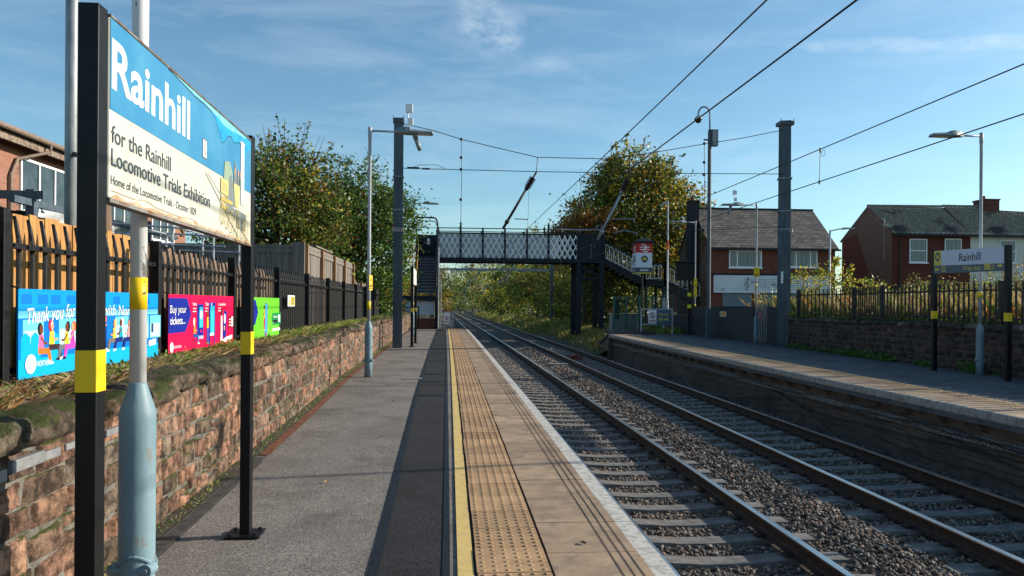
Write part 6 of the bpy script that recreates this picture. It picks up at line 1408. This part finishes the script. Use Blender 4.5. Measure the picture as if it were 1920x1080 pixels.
def tree(name, label, base, ells, nclump, per, spread, leaf, pal, wts, trunk_r=.18, group=None, cat='tree', zmin=None, hollow=.55, twigs=0, limbs=40, accents=None, aspect=.6, hz=.5):
    t = thing(name, label, cat, base, group); C, P = crown_points(ells, nclump, per, spread, hollow, zmin)
    V, F, c = cloud(P, leaf, pal, wts, aspect, per=per)
    if accents is not None:
        for (pp, size, ap) in accents: v2, f2, c2 = cloud(pp, size, [ap], [1]); F = np.concatenate([F, f2+len(V)]); V = np.concatenate([V,v2]); c = np.concatenate([c,c2])
    ex = []
    zt = max(e[2]+e[5] for e in ells)
    top = sorted(C.tolist(), key=lambda q: -q[2]); mb = MB(); b = Vector(base); ctr = Vector(ells[0][:3])
    mid = b.lerp(Vector((ctr.x, ctr.y, ctr.z)), .7)
    mb.tube([b-Vector((0,0,.2)), b.lerp(mid,.5)+Vector((.1,.05,0)), mid], [trunk_r*1.2, trunk_r, trunk_r*.6], 9)
    part(mb,'trunk',m_bark,t,smooth=True)
    mb = MB(); sel = [C[i] for i in rng.choice(len(C), min(limbs,len(C)), replace=False)]
    for q in sel:
        q = Vector(q); s = b.lerp(mid, random.uniform(.5,1)); m_ = s.lerp(q,.5)+Vector((random.uniform(-.2,.2),random.uniform(-.2,.2),random.uniform(0,.35))); mb.tube([s,m_,q],[trunk_r*.32,trunk_r*.17,trunk_r*.05],5,cap=False)
    for k in range(twigs):
        q = Vector(top[int(random.random()**1.5*len(top)*.5)]); dr = (q-ctr); dr.z = abs(dr.z)+.6; dr.normalize(); dr += Vector((random.uniform(-.3,.3),random.uniform(-.3,.3),.25)); l = random.uniform(.5,1.15)*hz
        e = q+dr*l; mb.tube([q,e],[.012,.006],4,cap=False)
        if random.random() < .6: ex += [list(q+dr*l*random.uniform(.1,1)+Vector((random.gauss(0,.05),random.gauss(0,.05),random.gauss(0,.05)))) for _ in range(14)]
    part(mb,'limbs',m_bark,t)
    if ex: v2, f2, c2 = cloud(np.array(ex), leaf*1.1, pal, wts, aspect); F = np.concatenate([F, f2+len(V)]); V = np.concatenate([V,v2]); c = np.concatenate([c,c2])
    npmesh('crown', V, F, m_leaf, t, col=c); return t
G = dict(dg=(.045,.085,.02), mg=(.10,.175,.028), lg=(.25,.32,.045), ol=(.20,.185,.035), ye=(.58,.45,.05), gold=(.50,.30,.035), br=(.22,.11,.035), rd=(.34,.03,.02), or_=(.44,.19,.025), dry=(.42,.31,.15))
# left tree A: loose olive and yellow with upright twigs
tree('broadleaf_tree', 'olive and yellow leaved tree with upright brown shoots behind the grey garden fence', (-5.6,23.5,.8), [(-5.3,23.5,4.0,1.9,2.2,2.2),(-6.4,23.0,3.3,1.2,1.8,1.6),(-4.6,24,4.9,1.2,1.5,1.4),(-5.3,23.5,5.1,1.1,1.3,1.2),(-6.5,24,4.0,.8,1.2,.9),(-4.2,23.5,3.4,1.0,1.6,1.7)],
     430, 62, .26, .115, [G['ol'],G['mg'],G['lg'],G['ye'],G['br'],G['dg']], [3,3.5,1.2,.5,1.4,4], .16, twigs=120, limbs=70, hz=.9)
# left tree B: dense dark glossy green with red berries
bp = np.array([[-3.9,29,4.2]])+rng.normal(size=(700,3))*np.array([1.0,.9,1.3])+np.array([0,-1.2,0])
tree('evergreen_tree', 'dense glossy dark green evergreen with red berries just left of the near steel mast', (-3.9,30,.8), [(-3.7,30,3.4,2.2,2.2,2.6),(-3.6,30,5.0,1.6,1.8,1.9),(-2.35,30.5,4.6,1.2,1.5,1.6),(-4.8,29.5,4.2,1.5,1.7,2.2),(-3.5,29.4,1.6,1.5,1.5,1.4)],
     520, 70, .26, .125, [G['dg'],G['mg'],(.05,.11,.02),(.11,.19,.03)], [3,3,3,2], .2, limbs=50, accents=[(bp,.05,G['rd'])], twigs=20)
# thin golden tree beyond the near stairs
tree('broadleaf_tree', 'thin golden leaved tree seen under the near end of the footbridge', (-1.6,60,0), [(-1.3,60,3.0,1.2,1.5,2.5),(-.9,60,1.8,1.3,1.4,1.8),(-1.8,60,4.2,1.2,1.2,1.0),(-3.5,61,3,2,2,3)], 150, 36, .26, .16, [G['gold'],G['or_'],G['ye'],G['ol'],G['mg']], [4,2,2,2,1], .1, twigs=50, limbs=60)
# big autumn tree right
tree('autumn_tree', 'big round autumn tree with green, gold and rust leaves behind the footbridge stairs', (14.5,58,.3), [(14.2,58,8.6,4.6,4.2,4.2),(11.9,58,7.2,3.3,3.4,3.3),(17.0,58,7.9,3.4,3.4,3.6),(14.2,58,11.2,3.0,3.0,2.5),(10.2,57.5,6.3,2.4,2.4,2.0),(17.6,58,5.6,2.6,2.8,2.3),(13.2,57,5.5,3.6,3.2,2.5)],
     880, 60, .42, .25, [G['ol'],G['mg'],G['ye'],G['gold'],G['or_'],G['dg']], [4,4,2,2,.9,2.4], .35, twigs=170, limbs=120, hz=1.2)
tree('broadleaf_tree', 'rust brown leaved low tree at the left foot of the big autumn tree', (10.0,55,0), [(9.2,55.5,6.4,1.6,2,1.6),(10.5,55,7.3,1.8,2,1.3)], 110, 50, .3, .2, [G['br'],G['or_'],G['ol']], [4,2,1.5], .15, twigs=40)
# green and gold scrub along the right of the line
spec = [(13.3,64,5.0,2.0,'mg'),(12.9,57,4.4,2.2,'ol'),(13.6,72,5.4,2.2,'lg'),(14.6,68,5.8,2.6,'ye'),(15.2,62,5.4,2.6,'dg'),(13.2,84,6.2,2.6,'lg'),(14.8,80,7.0,3.0,'br'),(11.6,95,7.2,3.6,'lg'),(13.5,108,9.5,4.2,'ye'),(10.4,118,6.6,3.4,'mg'),(9.5,135,8.5,4.4,'ye'),(7.2,160,8.5,5,'mg'),(7.2,190,9,5.5,'lg'),(4.6,230,9,7,'dg'),(-2,300,11,10,'mg'),(14.5,92,8.8,3.6,'br'),(14,150,11,5,'dg'),(-9,330,9,9,'ol')]
names = {'mg':'mid green bushy tree','ol':'olive leaved scrub tree','lg':'light green loose scrub tree','ye':'yellow leaved scrub tree','dg':'dark green dense scrub tree','br':'brown leaved scrub tree'}
where = ['nearest the track under the footbridge','behind the bridge trestle','left of the black mast under the bridge','in the middle under the footbridge','behind the green mesh compound','beyond the first gantry by the track','rising behind the first gantry boom','along the line left of centre under the bridge','tall behind the distant scrub','past the second mast','beyond the second mast','near the third mast','by the far bend','at the far bend','closing the end of the line','high behind the first gantry','far back above the scrub','left of the far bend']
for k, (x, y, h, w_, c) in enumerate(spec):
    o = off(y)*.75; lf_ = .15+y*.0014; z0 = -.1
    h *= 1.3; w_ *= 1.12
    mix = {'mg':[3,4,1.5,.6,.5,1],'ol':[3,2.5,.8,1,3,1.5],'lg':[2,3,3,1.2,1,.8],'ye':[1.5,2,2,4,1.5,1],'dg':[5,3,1,.4,.5,1.5],'br':[1,1.2,.6,1.4,2,1.6]}[c]
    p_ = [G['dg'],G['mg'],G['lg'],G['ye'],G['ol'],G['br']]
    if c == 'br': mix[5] = 4
    tree('scrub_tree', names[c]+' '+where[k], (x+o,y,z0), [(x+o,y,z0+h*.52,w_,w_,h*.45),(x+o-w_*.35,y-w_*.3,z0+h*.26,w_*.95,w_*.9,h*.30),(x+o+w_*.4,y,z0+h*.36,w_*.8,w_*.8,h*.36),(x+o,y,z0+h*.8,w_*.55,w_*.55,h*.22)],
         165 if y < 120 else 110, 50 if y < 120 else 40, .30+y*.0028, lf_, p_, mix, .12, group='scrub trees along the far side of the line', limbs=22, twigs=14, hollow=.5)
for k, (x, y, h, w_) in enumerate([(-6.5,75,4.5,3),(-8.5,100,6,4),(-9.5,140,7,5),(-12,190,8,7),(-14,250,9,9)]):
    tree('scrub_tree', ['golden scrub tree left of the line beyond the near stairs','second scrub tree down the left of the line','third scrub tree down the left side, partly bare','fourth scrub tree down the left near the bend','last scrub tree left of the line at the bend'][k], (x,y,.2), [(x,y,h*.5,w_,w_,h*.48),(x+w_*.4,y,h*.35,w_*.7,w_*.7,h*.3)], 90, 42, .5, .32, [G['gold'],G['ol'],G['mg'],G['br']], [2,3,3,1.5], .12, group='scrub trees left of the line', limbs=16)
# yellow leaved bush behind the brick walls
tree('bush', 'yellow green bush pushing over the dark brick wall beside the far steel mast', (13.4,28.5,.7), [(13.3,27.6,2.0,.8,1.1,.9),(13.9,26.2,2.3,.9,.9,.9),(13.0,29.6,1.7,.6,.9,.5),(14.6,25.4,1.8,.9,.8,.7)], 70, 26, .16, .10, [G['ye'],(.42,.36,.06),G['lg'],G['mg']], [3,3,3,1.5], .03, cat='bush', twigs=40, limbs=60, hz=.3)
hp_ = [(15.4,21.0,1.7,1.6,'tangled bramble mound with brown leaves behind the name board'),(16.5,24.8,1.7,1.5,'tangled bramble mound behind the middle of the old black fence'),(18.2,28.5,1.8,1.7,'dry bramble mound below the brick gable'),(18.5,22.5,2.4,1.6,'tallest bramble mound behind the name board'),(17.5,18.6,2.0,1.4,'green bramble mound at the right edge behind the fence'),(15.8,27.6,1.4,1.2,'low bramble mound at the left end of the old black fence'),(20.5,26,2.2,1.7,'bramble mound in front of the red house'),(21,21,2.4,1.8,'bramble mound in front of the cream house')]
for (x, y, h, w_, lb_) in hp_:
    tree('bramble_bush', lb_, (x,y,.7), [(x,y,.7+h*.4,w_,w_,h*.5),(x+w_*.5,y-w_*.4,.6+h*.3,w_*.7,w_*.7,h*.4),(x-w_*.6,y+w_*.3,.6+h*.3,w_*.7,w_*.8,h*.35)], 130, 48, .20, .075, [G['ol'],G['mg'],G['br'],G['dry'],G['lg'],G['ye']], [3,2.5,2.4,2,1.6,.6], .03, cat='bush', group='bramble bushes behind the far wall', limbs=50, twigs=50, hz=.4, zmin=.75)
# ivy on the shop gable
n = 1600; iv = np.stack([np.full(n,16.32)-rng.uniform(0,.12,n), rng.uniform(46.1,51.5,n), rng.uniform(.8,6.2,n)],1); iv = iv[(iv[:,1] < 47.3+1.6*np.sin(iv[:,2]*1.3)) | (iv[:,1] > 50)]
V, F, c = cloud(iv, .13, [G['mg'],G['br'],G['ol']], [2,2,2]); tag(npmesh('ivy', V, F, m_leaf, col=c), 'ivy climbing the side wall of the music shop', 'ivy')
def blades(name, label, pts, h, w_, pal, wts, lean=.35, kind='stuff', cat='grass'):
    n = len(pts); ang = rng.uniform(0, 2*np.pi, n); s = np.stack([np.cos(ang), np.sin(ang), np.zeros(n)],1); H = h*rng.uniform(.35,1.3,n)[:,None]
    le = rng.normal(size=(n,3))*lean; le[:,2] = 0; up = np.array([0,0,1.0])
    a = pts-s*w_/2; b = pts+s*w_/2; c = pts+up*H*.6+le*H*.4+s*w_*.35; d = pts+up*H+le*H
    V = np.stack([a,b,c,d],1).reshape(-1,3); F = np.arange(4*n).reshape(n,4); pal = np.array(pal); ci = rng.choice(len(pal), n, p=np.array(wts)/np.sum(wts)); col = pal[ci]*rng.uniform(.7,1.3,(n,1))
    o = npmesh(name, V, F, m_grass, col=np.repeat(col,4,axis=0)); return tag(o, label, cat, kind=kind)
def scat(n, x0, x1, y0, y1, z): return np.stack([rng.uniform(x0,x1,n) if not callable(x0) else 0, rng.uniform(y0,y1,n), np.full(n, z)],1)
DR = [G['dry'],G['ol'],G['mg'],G['lg'],(.40,.28,.12),G['br']]
blades('dry_grass','tall sunlit dry grass and weeds behind the old black fence', scat(20000,12.6,17.5,12.5,30,.7), .95, .022, DR+[(.50,.24,.06)], [4,2,1.5,2,3,1,2], .25)
P = scat(16000,7.6,12.5,38.5,70,0); P[:,2] = np.interp(P[:,0],[7.3,8,9,10.5,12.5],[-1.25,-.85,-.5,-.3,0])-.03
blades('rough_grass','rough green and straw grass on the bank under the footbridge', P, .42, .03, DR, [3,2,3,3,2,.5])
P = scat(9000,7.4,11,62,180,0); xo = P[:,0].copy(); P[:,0] += -P[:,1]**2/(6000+50*P[:,1]); P[:,2] = np.interp(xo,[7.3,8,9,10.5,12.5],[-1.25,-.85,-.5,-.3,0])-.03
blades('rough_grass','rough grass strip along the far line beyond the bridge', P, .5, .06, DR, [2,2,3,3,1,.5])
P = scat(5000,10,12.3,38.0,41.8,-.25); P[:,2] = np.interp(P[:,0],[9,10.5,12.5],[-.5,-.3,0]); blades('weeds','weeds around the green compound at the platform end', P, .35, .03, [G['lg'],G['mg'],G['ye']], [3,3,1])
# tufts and plants on the walls
def wallpts(n, y0, y1, d0, d1, z): y = rng.uniform(y0,y1,n); x = np.interp(y,[-6,0,5,9.6,15,29,46],[-1.72,-1.76,-1.9,-2.0,-2.19,-2.31,-2.36]); return np.stack([x+rng.uniform(d0,d1,n), y, np.full(n,z)],1)
P = wallpts(15000,2.6,12,-.75,-.36,.85); blades('dry_weeds','dry brown weeds and grass tangled under the banners on the red wall', P, .11, .006, [G['dry'],G['br'],G['ol'],(.2,.14,.09),G['mg']], [4,3,2,4,1], .9)
P = wallpts(9000,12,30,-.7,-.3,.85); blades('dry_weeds','green and dry tufts at the foot of the fence farther along the red wall', P, .16, .014, [G['dry'],G['lg'],G['ol'],G['mg']], [2,3,2,3], .7)
cl_ = []
for (y, n_) in ((7.6,60),(8.4,160),(8.8,120),(5.4,90),(6.8,50),(10.3,70),(13.2,60),(17.2,160),(18,140),(19.4,120)):
    q = wallpts(n_, y-.22, y+.22, -.62, -.30, .93); q[:,2] += rng.uniform(0,.08,n_); cl_.append(q)
V, F, c = cloud(np.concatenate(cl_), .05, [G['lg'],(.16,.24,.03),G['mg']], [3,2,2], .35); tag(npmesh('weeds', V, F, m_grass, col=c), 'bright green weeds sprouting along the top of the red wall', 'weeds', kind='stuff')
cl_ = []
for (y, n_, s_) in ((19.6,150,.3),(20.6,170,.5),(21.5,150,.4),(23,60,.3),(15.9,130,.16),(14.9,20,.1),(13.3,170,.28),(12.6,120,.3),(24.6,80,.3),(25.4,60,.2),(17.6,60,.2),(11.8,80,.3)):
    q = np.stack([rng.normal(11.62,.07,n_)+(y-14)*.028*(y > 14), rng.normal(y,s_,n_), np.abs(rng.normal(.04,.07,n_))+.01],1); cl_.append(q)
V, F, c = cloud(np.concatenate(cl_), .10, [(.06,.17,.02),(.10,.22,.03),G['mg']], [3,2,1], .55, .5); tag(npmesh('weeds', V, F, m_grass, col=c), 'bright green weeds along the foot of the dark far wall', 'weeds', kind='stuff')
q = np.stack([rng.uniform(12.05,12.5,2600), rng.uniform(12,26.5,2600), 1.08+np.abs(rng.normal(0,.08,2600))],1); V, F, c = cloud(q, .085, [G['mg'],G['lg'],G['ol']], [3,2,1], .5); tag(npmesh('ivy', V, F, m_grass, col=c), 'low ivy and weeds along the foot of the old black fence', 'ivy', kind='stuff')
# moss and small leaves in the wall foot
P = wallpts(2600,3,30,.0,.12,.0); blades('moss','thin line of moss and weeds where the red wall meets the platform', P, .025, .01, [G['mg'],G['lg'],G['dry']], [3,2,2], .8)
# a few fallen leaves (things)
lm = [flat('fallen_leaf_orange', (.45,.20,.05)), flat('fallen_leaf_brown', (.16,.09,.05))]
for k, (x, y, s_, m_, lb_) in enumerate([(-1.72,6.75,.05,0,'curled orange leaf beside the wall drain'),(-.75,8.2,.04,0,'small orange leaf in the middle of the platform asphalt'),(-1.0,6.15,.04,0,'pale orange leaf left of centre on the platform asphalt'),(-.85,11.2,.035,1,'brown leaf on the platform asphalt before the pit cover'),(.80,4.45,.045,1,'brown leaf lying on a coping slab joint')]):
    ca, sa = math.cos(k*2.1), math.sin(k*2.1); zb_ = .0145 if x > 0 else .001
    V = [(x+s_*.55*(ca*math.cos(q)-sa*.5*math.sin(q)*(1-.3*math.cos(q))), y+s_*.55*(sa*math.cos(q)+ca*.5*math.sin(q)), zb_+.004+.010*abs(math.sin(q))) for q in [2*math.pi*j/10 for j in range(10)]]
    mb = MB(); mb.add(V+[(x,y,zb_+.003)], [(i,(i+1)%10,10) for i in range(10)]); tag(part(mb,'fallen_leaf',lm[m_],loc=(x,y,0)), lb_, 'leaf', 'fallen leaves on the near platform')
print('done')
